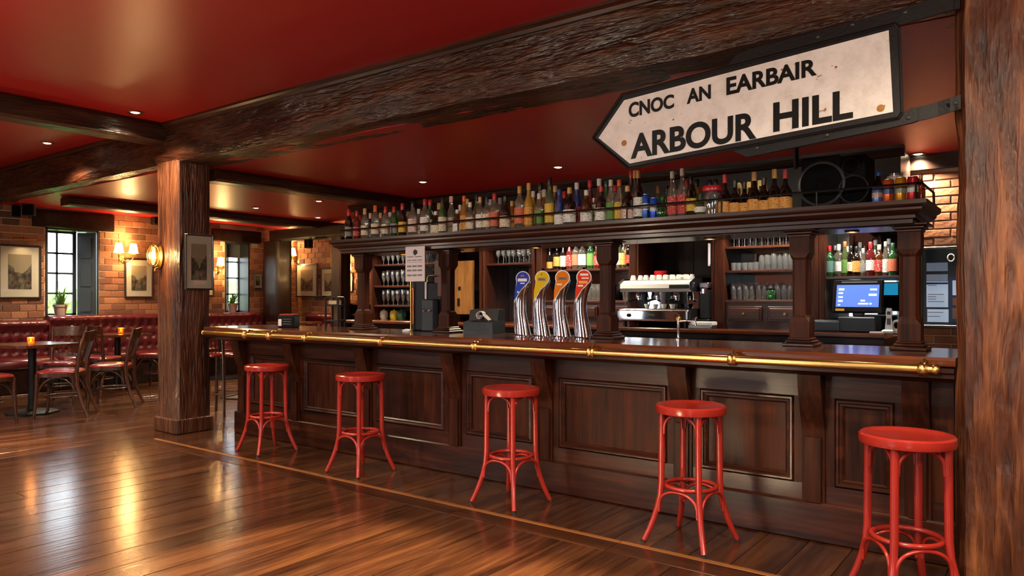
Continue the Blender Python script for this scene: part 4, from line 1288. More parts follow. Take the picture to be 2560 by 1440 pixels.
def picture(label, c, rz, w, h, mat_w=.18, fw=.03, seed=0.0):
    """framed print hung on a wall; local -y is the viewing side, local x is width"""
    t = thing('framed_print', label, 'picture', c, rz, 'framed street prints')
    fr = MB()
    fr.cbox(-w / 2, -.03, -h / 2, -w / 2 + fw, 0, h / 2, .006); fr.cbox(w / 2 - fw, -.03, -h / 2, w / 2, 0, h / 2, .006)
    fr.cbox(-w / 2 + fw, -.03, h / 2 - fw, w / 2 - fw, 0, h / 2, .006); fr.cbox(-w / 2 + fw, -.03, -h / 2, w / 2 - fw, 0, -h / 2 + fw, .006)
    fr.build('frame', M['frame'], t)
    MB().box(-w / 2 + fw * .8, -.014, -h / 2 + fw * .8, w / 2 - fw * .8, -.004, h / 2 - fw * .8).build('mount', M['mount'], t)
    iw, ih = w / 2 - fw - w * mat_w, h / 2 - fw - h * mat_w * .8
    MB().box(-iw, -.017, -ih, iw, -.013, ih).build('print', photo_mat('street_print', seed), t)
    MB().box(-w / 2 + fw, -.0215, -h / 2 + fw, w / 2 - fw, -.0195, h / 2 - fw).build('glazing', M['pane'], t)
    return t
def pic_x(label, u0, u1, v0, v1, seed, X=XL + .016, rz=pi / 2, **k):
    a, b_ = at(u0, v0, X=X), at(u1, v1, X=X)
    um = (u0 + u1) / 2
    zt, zb = at(um, v0, X=X).z, at(um, v1, X=X).z
    return picture(label, (X, (a.y + b_.y) / 2, (zt + zb) / 2), rz, abs(b_.y - a.y), zt - zb, seed=seed, **k)
def pic_y(label, u0, u1, v0, v1, seed, Y=YB - .016, **k):
    um = (u0 + u1) / 2
    a, b_ = at(u0, None, Y=Y), at(u1, None, Y=Y)
    zt, zb = at(um, v0, Y=Y).z, at(um, v1, Y=Y).z
    return picture(label, ((a.x + b_.x) / 2, Y, (zt + zb) / 2), 0, abs(b_.x - a.x), zt - zb, seed=seed, **k)
pic_x('large framed street print on brick left of the shuttered window', -6, 102, 612, 747, 1.0)
pic_x('framed street print below the twin wall lamp', 310, 382, 646, 745, 2.3)
pic_x('framed print on the brick mostly hidden by the middle post', 500, 534, 648, 741, 3.1)
pic_x('small framed print on the brick pier right of the narrow window', 633, 654, 682, 722, 4.4, fw=.02)
pic_x('framed street print hung on the side of the middle post', 459, 531, 586, 725, 5.2, X=-7.493, fw=.018)
pic_y('tall framed street print above the far alcove bench', 742, 795, 659, 743, 6.7)
pic_y('framed print in the far alcove partly behind the slim dark post', 804, 840, 669, 742, 7.1)
pic_y('small framed print under the far twin wall lamp', 858, 884, 682, 730, 8.6, fw=.02)

# ================================================================== plants, garden, fittings at the windows
def leaf_mesh(n, spread, height, seed, size, mat, name, droop=.3):
    r = random.Random(seed); mb = MB()
    for i in range(n):
        a = r.uniform(0, 2 * pi); el = r.uniform(.25, 1.3)
        d = Vector((cos(a) * cos(el), sin(a) * cos(el), sin(el)))
        L_ = r.uniform(.5, 1.0)
        side = d.cross(Vector((0, 0, 1))).normalized()
        b0 = Vector((r.uniform(-.02, .02), r.uniform(-.02, .02), 0))
        pts = []
        for k in range(5):
            s = k / 4
            p = b0 + Vector((d.x * spread * L_ * s, d.y * spread * L_ * s, d.z * height * L_ * s - droop * spread * L_ * s * s * s))
            w = size * sin(pi * (.12 + .88 * s)) 
            pts.append((p - side * w, p + Vector((0, 0, .004)), p + side * w))
        vs = [q for t_ in pts for q in t_]
        fs = []
        for k in range(4):
            fs += [(k * 3, k * 3 + 1, k * 3 + 4, k * 3 + 3), (k * 3 + 1, k * 3 + 2, k * 3 + 5, k * 3 + 4)]
        mb.add(vs, fs)
    return mb
def pot_plant(label, loc, seed, s=1.0):
    t = thing('potted_plant', label, 'plant', loc, 0, 'window sill plants', s)
    MB().lathe([(0, 0), (.055, 0), (.075, .13), (.082, .13), (.084, .155), (.072, .155), (.07, .13), (0, .125)], 20).build('pot', M['terracotta'], t, 40)
    MB().lathe([(0, .13), (.07, .128)], 14, cap=False).build('soil', plain('soil', (.03, .02, .015), .9), t)
    lf = leaf_mesh(26, .19, .34, seed, .016, M['leaf'], 'leaves'); lf.v = [(x, y, z + .13) for x, y, z in lf.v]
    o = lf.build('leaves', M['leaf'], t, 60); o['kind'] = 'stuff'
pot_plant('leafy plant in a clay pot on the sill of the shuttered window', (XL - .17, at(152, 787, X=XL - .15).y, W1[2]), 3, 1.35)
pot_plant('leafy plant in a clay pot on the sill of the narrow window', (XL - .17, at(583, 778, X=XL - .15).y, W2[2]), 5, 1.25)
r = random.Random(11)
for i, (y, x, s) in enumerate(((5.75, -15.4, .92), (7.9, -16.6, 1.02), (3.6, -16.1, .8), (9.9, -15.6, .92), (12.1, -16.4, 1.0))):
    t = thing('garden_shrub', ('round bright green shrub outside, in the middle of the shuttered window', 'tall green shrub outside, seen at the right of the shuttered window',
              'low green shrub outside, left of the shuttered window', 'bright green shrub outside the narrow window', 'taller green shrub behind the one outside the narrow window')[i], 'shrub', (x, y, 0), 0, 'shrubs in the garden')
    mb = MB()
    for k in range(1700):
        a, b_ = r.uniform(0, 2 * pi), math.acos(r.uniform(-.8, 1))
        q = Vector((sin(b_) * cos(a) * .85, sin(b_) * sin(a) * .85, .85 + cos(b_) * .75)) * s * r.uniform(.7, 1.03)
        d = Vector((r.uniform(-1, 1), r.uniform(-1, 1), r.uniform(-.3, 1))).normalized()
        e = d.cross(Vector((r.uniform(-1, 1), r.uniform(-1, 1), r.uniform(-1, 1)))).normalized()
        l, w = .085, .022
        mb.add([q, q + d * l * .5 + e * w, q + d * l, q + d * l * .5 - e * w], [(0, 1, 2, 3)])
    o = mb.build('foliage', M['outleaf'], t); o['kind'] = 'stuff'
    MB().tube([(0, 0, 0), (.02, 0, .5), (0, .02, 1.0)], [.04, .03, .02], 8).build('stem', M['chairwood'], t)
struct(MB().box(-40, -30, -.2, 30, 40, -.13).build('ground', plain('garden_ground', (.10, .16, .05), .9, var=.3, bscale=3)))
# far hedge to close the view low down
t = tag(MB().grid(lambda i, j: (-22 + .6 * noise.noise(Vector((i * 25, j * 4, 0))), -2 + 26 * i, -.2 + 1.5 * j + .3 * j * noise.noise(Vector((i * 40, 0, 3)))), 90, 10).build('garden_hedge', M['outleaf'], None, 60),
        'pale green hedge far out in the garden beyond the windows', 'hedge')
t.modifiers.new('thick', 'SOLIDIFY').thickness = .8

def ceiling_speaker(label, loc, rz, s=1.0):
    t = thing('wall_speaker', label, 'speaker', loc, rz, 'small black speakers on brackets', s)
    MB().cbox(-.07, -.16, -.10, .07, -.02, .10, .012).build('case', M['black'], t)
    MB().cbox(-.06, -.168, -.09, .06, -.158, .09, .004).build('grille', M['mesh'], t)
    MB().tube([(0, 0, .10), (0, -.04, .14), (0, -.08, .10)], .012, 8).build('bracket', M['blackmetal'], t, 60)
p = at(76, 522, X=XL + .25); ceiling_speaker('black spotlight box hanging under the beam above the large print', (XL + .25, p.y, p.z), radians(60), 1.2)
p = at(40, 530, X=XL + .05); ceiling_speaker('smaller black box on the brick left of the spotlight box', (XL + .05, p.y, p.z), radians(75), .9)
p = at(388, 545, X=XL + .05); ceiling_speaker('black wall speaker high on the brick beside the middle post', (XL + .05, p.y, p.z), radians(80), 1.3)
p = at(780, 610, Y=9.03); ceiling_speaker('tiny black camera box under the alcove header beam', (p.x, 9.03, p.z), 0, .85)

# ================================================================== beer taps
def teardrop(s=1.0, n=22):
    """badge outline: round head leaning right, point at lower left"""
    pts = []
    cx, cz, r = .018, .118, .047
    a0, a1 = radians(-38), radians(205)
    for i in range(n + 1):
        a = a0 + (a1 - a0) * i / n
        pts.append((cx + r * cos(a) * s, cz + r * sin(a) * s * 1.05))
    tip = (-.038, -.045)
    pts.append((-.034 - .006 * (1 - s), .04))
    pts.append((tip[0] + .004 * (1 - s) * 10 * .1, tip[1] + (1 - s) * .16))
    pts.append((.004, .035 + (1 - s) * .05))
    return pts
def beer_tap(label, u, col, marks):
    p = at(u, 838, Y=4.84)
    t = thing('beer_tap', label, 'beer tap', (p.x, 4.84, BTOP), radians(30), 'chrome beer taps')
    S = 1.0
    MB().lathe([(.062, 0), (.062, .006), (.052, .012), (.045, .016)], 24).build('base_ring', M['chrome'], t, 40)
    # S-curved tapering column, wide foot, swelling head
    cl = [(.022, 0, .01), (.016, 0, .06), (.006, 0, .13), (-.003, 0, .20), (-.004, 0, .27), (.004, 0, .34), (.018, 0, .40), (.026, 0, .45), (.024, 0, .492), (.02, 0, .512)]
    rx = [.064, .058, .052, .047, .045, .047, .054, .058, .046, .014]
    mb = MB(); n = 20; vs = []
    for (x, y, z), r in zip(cl, rx):
        for k in range(n):
            a = 2 * pi * k / n
            vs.append((x + r * cos(a), y + r * .72 * sin(a), z))
    fs = [(i * n + k, i * n + (k + 1) % n, (i + 1) * n + (k + 1) % n, (i + 1) * n + k) for i in range(len(cl) - 1) for k in range(n)]
    fs += [tuple(reversed(range(n))), tuple(range((len(cl) - 1) * n, len(cl) * n))]
    mb.add(vs, fs).build('column', M['chrome'], t, 60)
    # polished fin down the edge
    MB().tube([(-.040, -.03, .02), (-.048, -.034, .10), (-.052, -.036, .2), (-.048, -.046, .30)], [.006, .007, .007, .004], 8).build('fin', M['chrome'], t, 60)
    # spout and lever towards the barman
    MB().tube([(.01, .03, .36), (.01, .09, .37), (.01, .12, .34), (.01, .125, .28)], .012, 8).build('spout', M['chrome'], t, 60)
    MB().tube([(.02, .02, .48), (.02, .06, .54)], [.010, .014], 8).build('lever', M['black'], t, 60)
    zb = .345
    bd = MB().prism([(x * 1.22, z * 1.2 + zb - .02) for x, z in teardrop(1.0)], 'y', -.056, -.036).build('badge', M['white'], t)
    MB().prism([(x * 1.22, z * 1.2 + zb - .02) for x, z in teardrop(.88)], 'y', -.059, -.054).build('badge_face', plain('badge_colour', col, .5, spec=.15), bd)
    for (x0, x1, z0, z1, c) in marks:
        MB().box(x0 * 1.1, -.0615, z0 * 1.2 + zb - .02, x1 * 1.1, -.0585, z1 * 1.2 + zb - .02).build('badge_print', plain('badge_print', c, .4), bd)
beer_tap('chrome beer tap with a blue teardrop badge, leftmost of the four', 1302, (.02, .06, .50),
         [(-.016, .05, .098, .118, '#f2f2f2'), (.002, .034, .082, .09, '#dfe4f4'), (.004, .03, .130, .142, '#c03a4a'), (-.022, -.008, .02, .034, '#c8d2f0')])
beer_tap('chrome beer tap with a yellow teardrop badge', 1350, (.80, .55, .005),
         [(-.012, .046, .098, .120, '#a98a48'), (-.006, .040, .102, .116, '#e9d9a0'), (.012, .020, .138, .146, '#3a2a10')])
beer_tap('chrome beer tap with an orange teardrop badge', 1400, (.82, .22, .005),
         [(-.012, .05, .104, .122, '#7d6a5a'), (-.006, .044, .109, .118, '#f0dcc0'), (-.02, .016, .070, .080, '#f6e6d0')])
beer_tap('chrome beer tap with a red teardrop badge, rightmost of the four', 1453, (.72, .045, .012),
         [(-.006, .05, .128, .142, '#f5e9e0'), (.004, .054, .108, .118, '#f5dcd0'), (-.016, .044, .078, .096, '#f0a22a'), (-.022, .014, .060, .070, '#f6ead8')])

# ================================================================== bottles
GL = {
    'clear': thin_glass('bottle_clear', (.80, .80, .74, 1), refl=.10, body=.12, bodycol=(.55, .5, .4, 1)),
    'pale': thin_glass('bottle_pale_green', (.55, .72, .45, 1), refl=.10, body=.15, bodycol=(.3, .4, .15, 1)),
    'green': thin_glass('bottle_green', (.05, .30, .08, 1), refl=.10, body=.45, bodycol=(.01, .14, .03, 1)),
    'dark': thin_glass('bottle_dark', (.03, .02, .012, 1), refl=.09, body=.7, bodycol=(.008, .006, .004, 1)),
    'brown': thin_glass('bottle_brown', (.30, .09, .02, 1), refl=.09, body=.5, bodycol=(.14, .04, .01, 1)),
    'amber': thin_glass('bottle_amber', (.85, .42, .07, 1), refl=.09, body=.4, bodycol=(.55, .24, .03, 1)),
    'yellow': thin_glass('bottle_yellow', (.95, .70, .15, 1), refl=.09, body=.5, bodycol=(.72, .45, .05, 1)),
    'rose': thin_glass('bottle_rose', (.42, .05, .05, 1), refl=.09, body=.5, bodycol=(.22, .02, .02, 1)),
    'blue': thin_glass('bottle_blue', (.08, .22, .60, 1), refl=.10, body=.4, bodycol=(.02, .10, .45, 1)),
}
CAPC = {'red': '#b3202a', 'black': '#141414', 'white': '#d8d2c6', 'gold': '#c79a4a', 'tan': '#c99a62', 'orange': '#d2622a', 'blue': '#2a58b0', 'navy': '#1f2740', 'green': '#1f4a33', 'grey': '#9a9a98', 'pink': '#d7a8a0'}
LABC = {'cream': '#dccfb2', 'white': '#e4e0d8', 'red': '#b8282a', 'pink': '#dcbcb0', 'orange': '#dd9a42', 'yellow': '#d8b23c', 'green': '#5d8a3e', 'grey': '#8d8a88', 'blue': '#2b4fb0', 'black': '#1b1a1a', 'teal': '#4b7a72', 'gold': '#c49a45', 'salmon': '#cc6a4a', 'navy': '#26304a'}
_cap = {}; _lab = {}
def cap_m(c):
    if c not in _cap: _cap[c] = plain('cap_' + c, CAPC[c], .35)
    return _cap[c]
def lab_m(c):
    """printed paper: rows of small marks on the label colour"""
    if c in _lab: return _lab[c]
    m, nt, b = nodes('label_' + c)
    L = nt.links.new
    tc = nt.nodes.new('ShaderNodeTexCoord'); oi = nt.nodes.new('ShaderNodeObjectInfo')
    ad = nt.nodes.new('ShaderNodeVectorMath'); ad.operation = 'ADD'
    mu = nt.nodes.new('ShaderNodeMath'); mu.operation = 'MULTIPLY'; mu.inputs[1].default_value = 9.0
    L(oi.outputs['Random'], mu.inputs[0]); L(tc.outputs['Object'], ad.inputs[0]); L(mu.outputs[0], ad.inputs[1])
    mp = nt.nodes.new('ShaderNodeMapping'); mp.inputs['Scale'].default_value = (95, 95, 190)
    L(ad.outputs[0], mp.inputs['Vector'])
    nz = nt.nodes.new('ShaderNodeTexNoise'); nz.inputs['Scale'].default_value = 1; nz.inputs['Detail'].default_value = 1
    L(mp.outputs['Vector'], nz.inputs['Vector'])
    cr = nt.nodes.new('ShaderNodeValToRGB'); cr.color_ramp.interpolation = 'CONSTANT'
    base = lin(LABC[c]); ink = lin('#6b5848') if c not in ('black', 'navy', 'red', 'blue') else lin('#d8ccb4')
    cr.color_ramp.elements[0].color = base; cr.color_ramp.elements[1].color = ink; cr.color_ramp.elements[1].position = .62
    L(nz.outputs['Fac'], cr.inputs['Fac']); L(cr.outputs['Color'], b.inputs['Base Color'])
    b.inputs['Roughness'].default_value = .6
    _lab[c] = m
    return m
PROF = {   # body profile (r, z), label z-range and radius, cap profile start
    'wine': ([(0, 0), (.034, 0), (.037, .006), (.037, .185), (.034, .205), (.018, .235), (.0145, .25), (.0145, .275)], (.05, .14), .0376, (.0165, .245, .302)),
    'spirit': ([(0, 0), (.038, 0), (.041, .006), (.041, .165), (.038, .185), (.022, .205), (.0155, .222), (.0145, .25)], (.04, .145), .0416, (.0165, .238, .285)),
    'tall': ([(0, 0), (.033, 0), (.036, .006), (.0375, .18), (.032, .205), (.019, .24), (.0145, .27), (.0145, .30)], (.035, .16), .0378, (.0165, .285, .335)),
    'squat': ([(0, 0), (.044, 0), (.048, .008), (.047, .11), (.041, .145), (.024, .165), (.016, .18), (.015, .21)], (.025, .10), .0486, (.018, .198, .235)),
    'cognac': ([(0, 0), (.043, 0), (.047, .008), (.046, .095), (.042, .13), (.028, .155), (.017, .17), (.015, .225)], (.022, .092), .0476, (.0175, .205, .262)),
    'liqueur': ([(0, 0), (.036, 0), (.040, .01), (.036, .10), (.030, .17), (.016, .21), (.013, .24)], (.02, .10), .0408, (.015, .228, .27)),
    'round': ([(0, 0), (.03, 0), (.046, .03), (.052, .075), (.045, .12), (.02, .155), (.014, .17), (.014, .2)], (.05, .10), .0525, (.0165, .19, .225)),
    'mini': ([(0, 0), (.024, 0), (.027, .005), (.027, .09), (.02, .115), (.011, .13), (.010, .16)], (.02, .08), .0275, (.012, .152, .18)),
    'beer': ([(0, 0), (.028, 0), (.031, .006), (.031, .13), (.026, .16), (.014, .19), (.0125, .21)], (.04, .11), .0315, (.0145, .205, .232)),
}
_bm = {}
def bottle(kind, glass, cap, labc, loc, label, group, s=1.0, zs=1.0, rz=0.0, twoband=None):
    prof, (l0, l1), lr, (cr_, c0, c1) = PROF[kind]
    t = thing('bottle', label, 'bottle', loc, rz, group)
    t.scale = (s, s, s * zs)
    k = (kind, glass)
    if k not in _bm: _bm[k] = MB().lathe(prof, 18).mesh('bottle_body', GL[glass], 50)
    obj('body', _bm[k], t)
    k = (kind, cap, 'cap')
    if k not in _bm: _bm[k] = MB().lathe([(cr_ * .94, c0), (cr_, c0 + .002), (cr_, c1 - .003), (cr_ * .85, c1), (0, c1)], 14).mesh('cap', cap_m(cap), 40)
    obj('cap', _bm[k], t)
    if labc:
        k = (kind, labc, 'lab')
        if k not in _bm: _bm[k] = MB().lathe([(lr, l0), (lr, l1)], 16, cap=False, a0=radians(175), a1=radians(395)).mesh('label', lab_m(labc), 60)
        obj('paper_label', _bm[k], t)
    if twoband:
        k = (kind, twoband, 'lab2')
        z = l1 + .012
        r_ = prof[3][0] * 1.02 if len(prof) > 3 else lr
        if k not in _bm: _bm[k] = MB().lathe([(r_ if kind != 'liqueur' else lr * .8, z), (r_ * .97 if kind != 'liqueur' else lr * .76, z + .03)], 14, cap=False, a0=radians(175), a1=radians(395)).mesh('label', lab_m(twoband), 60)
        obj('neck_label', _bm[k], t)
    return t
WORDG = {'clear': 'clear', 'pale': 'pale green', 'green': 'green', 'dark': 'black', 'brown': 'brown', 'amber': 'amber', 'yellow': 'yellow', 'rose': 'dark red', 'blue': 'blue'}
ORD = ['leftmost'] + [w + ' from left' for w in ('second third fourth fifth sixth seventh eighth ninth tenth eleventh twelfth thirteenth fourteenth fifteenth sixteenth seventeenth eighteenth nineteenth twentieth twenty-first twenty-second twenty-third twenty-fourth twenty-fifth twenty-sixth twenty-seventh twenty-eighth twenty-ninth thirtieth thirty-first thirty-second thirty-third thirty-fourth thirty-fifth thirty-sixth thirty-seventh thirty-eighth thirty-ninth fortieth').split()]
front = [  # u, kind, glass, cap, label, size, stretch
    (872, 'wine', 'dark', 'red', 'grey', 1.02, 1.02), (892, 'wine', 'rose', 'red', 'red', .98, 1.0), (912, 'wine', 'clear', 'tan', 'cream', 1.02, 1.0),
    (938, 'wine', 'clear', 'orange', 'cream', 1.06, 1.02), (964, 'wine', 'clear', 'red', 'cream', 1.02, 1.0), (985, 'wine', 'green', 'red', 'grey', .98, 1.0),
    (1006, 'wine', 'dark', 'red', 'yellow', 1.02, 1.04), (1032, 'spirit', 'clear', 'black', 'pink', 1.06, 1.08), (1062, 'spirit', 'clear', 'red', 'white', 1.05, 1.12),
    (1089, 'squat', 'dark', 'white', 'cream', .92, 1.0), (1106, 'tall', 'green', 'black', 'cream', 1.0, 1.0), (1143, 'squat', 'brown', 'white', 'white', .86, 1.06),
    (1160, 'tall', 'amber', 'orange', 'orange', .92, 1.06), (1175, 'spirit', 'clear', 'white', 'cream', .94, 1.0), (1200, 'spirit', 'clear', 'tan', 'white', .92, 1.16),
    (1217, 'spirit', 'clear', 'navy', 'cream', .94, 1.12), (1236, 'spirit', 'clear', 'red', 'salmon', 1.04, 1.08), (1263, 'squat', 'dark', 'black', 'cream', 1.0, 1.22),
    (1299, 'spirit', 'clear', 'gold', 'salmon', 1.06, 1.18), (1322, 'tall', 'yellow', 'tan', 'orange', 1.06, 1.06), (1348, 'spirit', 'clear', 'white', 'green', 1.0, 1.0),
    (1374, 'tall', 'pale', 'black', 'yellow', 1.08, 1.10), (1398, 'liqueur', 'blue', 'blue', 'white', 1.0, 1.10), (1424, 'squat', 'dark', 'gold', 'white', 1.08, 1.20),
    (1466, 'squat', 'brown', 'white', 'white', .98, 1.18), (1503, 'squat', 'dark', 'red', 'white', .94, 1.32), (1527, 'tall', 'clear', 'white', 'green', .98, 1.0),
    (1548, 'tall', 'clear', 'orange', 'yellow', .98, .98), (1569, 'squat', 'dark', 'tan', 'pink', 1.05, 1.10), (1596, 'tall', 'dark', 'tan', 'white', .98, 1.14),
    (1656, 'round', 'green', 'green', None, .86, .90), (1681, 'tall', 'clear', 'white', 'red', 1.0, 1.02), (1706, 'tall', 'clear', 'white', 'red', 1.0, 1.06),
    (1728, 'wine', 'dark', 'black', 'yellow', .92, 1.06), (1750, 'round', 'pale', 'green', 'white', .82, .92)]
for i, (u, kd, g, c, l, s, zs) in enumerate(front):
    y = 4.84 + R.uniform(-.012, .012)
    bottle(kd, g, c, l, (fx(u, y), y, GTOP), '%s bottle, %s cap, %s, %s in the gantry front row' % (WORDG[g], c, (l + ' label') if l else 'no label', ORD[i]),
           'bottles in the front row on the gantry', s, zs, R.uniform(-.2, .5), twoband=None)
for i, u in enumerate((1812, 1837, 1861, 1885, 1910, 1936, 1963)):
    nm = ['red-capped dark brandy bottle beginning the row of seven, beside the jar', 'second dark brandy bottle with orange label from the red-lidded jar', 'third dark brandy bottle with orange label from the red-lidded jar', 'middle dark brandy bottle of the seven with orange labels', 'third dark brandy bottle with orange label from the loudspeaker', 'second dark brandy bottle with orange label from the loudspeaker', 'red-capped dark brandy bottle with orange label right beside the loudspeaker'][i]
    bottle('cognac', 'dark', ['red', 'black', 'black', 'brown' if False else 'tan', 'black', 'gold', 'red'][i], 'orange', (fx(u, 4.84), 4.84, GTOP), nm,
           'brandy bottles with orange labels', .92 if i != 2 else .82, [1.18, .98, 1.02, 1.16, .98, 1.18, 1.14][i], .3)
back = [  # second row, behind
    (900, 'wine', 'clear', 'red', 'cream', .92), (926, 'wine', 'dark', 'pink', 'grey', .95), (951, 'wine', 'clear', 'tan', 'white', .95), (975, 'spirit', 'clear', 'white', 'grey', .98),
    (996, 'spirit', 'pale', 'green', 'cream', 1.0), (1020, 'spirit', 'clear', 'grey', 'white', .95), (1047, 'spirit', 'clear', 'white', 'pink', 1.0), (1075, 'tall', 'green', 'red', 'cream', 1.06),
    (1097, 'wine', 'brown', 'tan', 'cream', 1.05), (1128, 'tall', 'clear', 'pink', 'cream', 1.1), (1150, 'wine', 'amber', 'white', 'yellow', .95), (1168, 'tall', 'pale', 'tan', 'cream', .98),
    (1192, 'tall', 'pale', 'navy', 'grey', 1.06), (1226, 'spirit', 'clear', 'grey', 'white', 1.08), (1250, 'wine', 'clear', 'grey', 'cream', 1.02), (1280, 'spirit', 'amber', 'gold', 'gold', .95),
    (1333, 'tall', 'yellow', 'white', 'yellow', 1.02), (1351, 'tall', 'clear', 'black', 'white', 1.18), (1360, 'wine', 'amber', 'white', 'red', 1.12), (1388, 'tall', 'brown', 'tan', 'gold', 1.08),
    (1411, 'wine', 'dark', 'red', 'white', 1.04), (1442, 'tall', 'blue', 'white', 'red', 1.10), (1475, 'tall', 'rose', 'red', 'white', 1.12), (1486, 'mini', 'pale', 'white', 'green', 1.3),
    (1498, 'tall', 'rose', 'white', 'cream', 1.14), (1516, 'tall', 'green', 'green', 'white', 1.06), (1538, 'spirit', 'clear', 'red', 'white', 1.1), (1579, 'tall', 'dark', 'red', 'white', 1.26),
    (1589, 'tall', 'dark', 'gold', 'gold', 1.24), (1645, 'wine', 'pale', 'tan', 'white', .92), (1668, 'spirit', 'green', 'black', 'white', .96), (1718, 'wine', 'clear', 'red', 'white', 1.0), (1742, 'wine', 'amber', 'black', 'yellow', 1.0)]
for i, (u, kd, g, c, l, s) in enumerate(back):
    y = 5.02 + R.uniform(-.02, .03)
    bottle(kd, g, c, l, (fx(u, y), y, GTOP), '%s bottle, %s cap, %s label, %s in the gantry back row' % (WORDG[g], c, l, ORD[i]),
           'bottles in the back row on the gantry', s, 1.0, R.uniform(-.2, .5))
# cans and the jar on the gantry
def can(label, u, y, body, band, h=.150, r=.031, z=GTOP, grp='drink cans on the gantry'):
    t = thing('drink_can', label, 'can', (fx(u, y), y, z), 0, grp)
    MB().lathe([(0, .004), (r * .82, 0), (r, .012), (r, h - .016), (r * .86, h - .002), (r * .82, h), (r * .78, h - .006), (0, h - .006)], 20).build('body', plain('can_paint', body, .25, .4), t, 40)
    MB().lathe([(r * 1.012, h * .42), (r * 1.012, h * .66)], 14, cap=False, a0=radians(185), a1=radians(385)).build('emblem', plain('can_print', band, .3, var=.7, bscale=70), t, 60)
    MB().lathe([(r * .86, h - .003), (r * .87, h), (r * .80, h + .001)], 16, cap=False).build('rim', M['steel'], t, 40)
can('slim blue drink can with white top near the middle of the gantry', 1614, 4.86, '#2455a8', '#cfd6e4', .20, .028)
can('short bright blue drink can right of the slim one', 1634, 4.84, '#1c49c4', '#b8c2d8', .165, .027)
can('orange drink can with blue emblem right of the loudspeakers', 2221, 4.86, '#d2571c', '#3a4a78', .155)
can('yellow-orange drink can between the orange and the red cans', 2252, 4.86, '#cf8a1e', '#8a8a70', .160)
can('red drink can near the right end of the gantry', 2282, 4.86, '#b21f28', '#e0d6d0', .160)
can('blue and pink drink can beside the loudspeaker', 2194, 4.86, '#5f78b8', '#d49a80', .120)
bottle('beer', 'dark', 'blue', 'blue', (fx(2196, 4.95), 4.95, GTOP), 'dark beer bottle with blue cap behind the blue and pink can', 'small bottles at the right gantry end', .95)
bottle('beer', 'brown', 'tan', None, (fx(2302, 5.0), 5.0, GTOP), 'small brown bottle at the right corner of the gantry by the brick', 'small bottles at the right gantry end', .80)
t = thing('beer_glass', 'printed beer glass behind the cans at the right gantry end', 'glass', (fx(2236, 5.06), 5.06, GTOP))
MB().lathe([(0, .004), (.03, 0), (.032, .01), (.042, .215), (.040, .215), (.030, .014), (0, .012)], 18).build('body', M['glass'], t, 40)
MB().lathe([(.0405, .15), (.0425, .20)], 12, cap=False, a0=radians(185), a1=radians(385)).build('print', lab_m('pink'), t)
t = thing('storage_jar', 'glass jar with bulging red lid and orange contents beside the brandy bottles', 'jar', (fx(1781, 4.86), 4.86, GTOP))
MB().lathe([(0, 0), (.052, 0), (.058, .008), (.058, .14), (.05, .165), (.045, .175)], 22, cap=False).build('glass_body', M['glass'], t, 40)
MB().lathe([(0, .006), (.054, .006), (.055, .05), (.03, .062), (0, .065)], 20).build('contents', GL['amber'], t, 50)
MB().lathe([(.047, .172), (.068, .178), (.072, .195), (.066, .212), (.03, .218), (0, .219)], 22).build('lid', plain('red_lid', '#c01f2c', .25), t, 50)
for dx in (-.02, .022): MB().lathe([(0, .217), (.016, .219), (.018, .245), (.01, .26), (0, .262)], 12, (dx, 0, 0)).build('lid_knob', M['black'], t, 50)
# gilt letters behind the brandy bottles
for s, u0, u1, v0, v1 in (('B', 1841, 1858, 484, 457), ('F', 1867, 1877, 482, 455), ('F', 1894, 1906, 478, 451), ('A', 1908, 1922, 474, 449)):
    y = 5.06
    a, b_ = at(u0, v0, Y=y), at(u1, v0, Y=y)
    h = at(u0, v1, Y=y).z - GTOP
    nm = {1841: 'gilt standing letter B behind the brandy bottles', 1867: 'gilt standing letter F next to the letter B', 1894: 'gilt standing letter F next to the letter A', 1908: 'gilt standing letter A behind the brandy bottles'}[u0]
    tag(lettering(s, (a.x, GTOP), (b_.x, GTOP), (h, h), y, M['gold'], None, .01, 'standing_letter', th=.02), nm, 'letter', 'gilt letters on the gantry')

# ================================================================== loudspeakers on the gantry
def hi_fi(label, u0, u1, z1, cones, y=4.86, dep=.26):
    x0, x1 = fx(u0, y), fx(u1, y)
    t = thing('loudspeaker', label, 'speaker', ((x0 + x1) / 2, y, GTOP), 0, 'black loudspeakers on the gantry')
    w = (x1 - x0) / 2; h = z1
    MB().cbox(-w, 0, 0, w, dep, h, .008).build('cabinet', M['matteblack'], t)
    for cx, cz, r in cones:
        def ring(prof): return MB().lathe(prof, 32).xf(Matrix.Translation((cx, 0, cz)) @ Matrix.Rotation(pi / 2, 4, 'X'))
        rg = ring([(r, 0), (r, .010), (r * .93, .014), (r * .88, .010), (r * .88, 0)]).build('driver_ring', M['greymetal'], t, 30)
        ring([(r * .88, .004), (r * .80, .008), (r * .7, .003), (r * .25, -.006 + .008), (r * .22, .008), (0, .012)]).build('driver_cone', M['mesh'], rg, 50)
hi_fi('large black loudspeaker with one big round cone on the gantry', 2003, 2101, .335, [(.005, .165, .142)])
hi_fi('smaller black loudspeaker with two stacked cones on the gantry', 2103, 2166, .325, [(0, .115, .088), (-.015, .255, .052)])
# black hanging flue above them
t = tag(MB().lathe([(.016, 0), (.02, .2), (.045, .40), (.075, .50)], 20, (fx(1990, 5.6), 5.6, 2.4)).build('hanging_lamp_flue', M['blackmetal'], None, 50), 'black flared pipe hanging from the ceiling behind the sign', 'pipe')

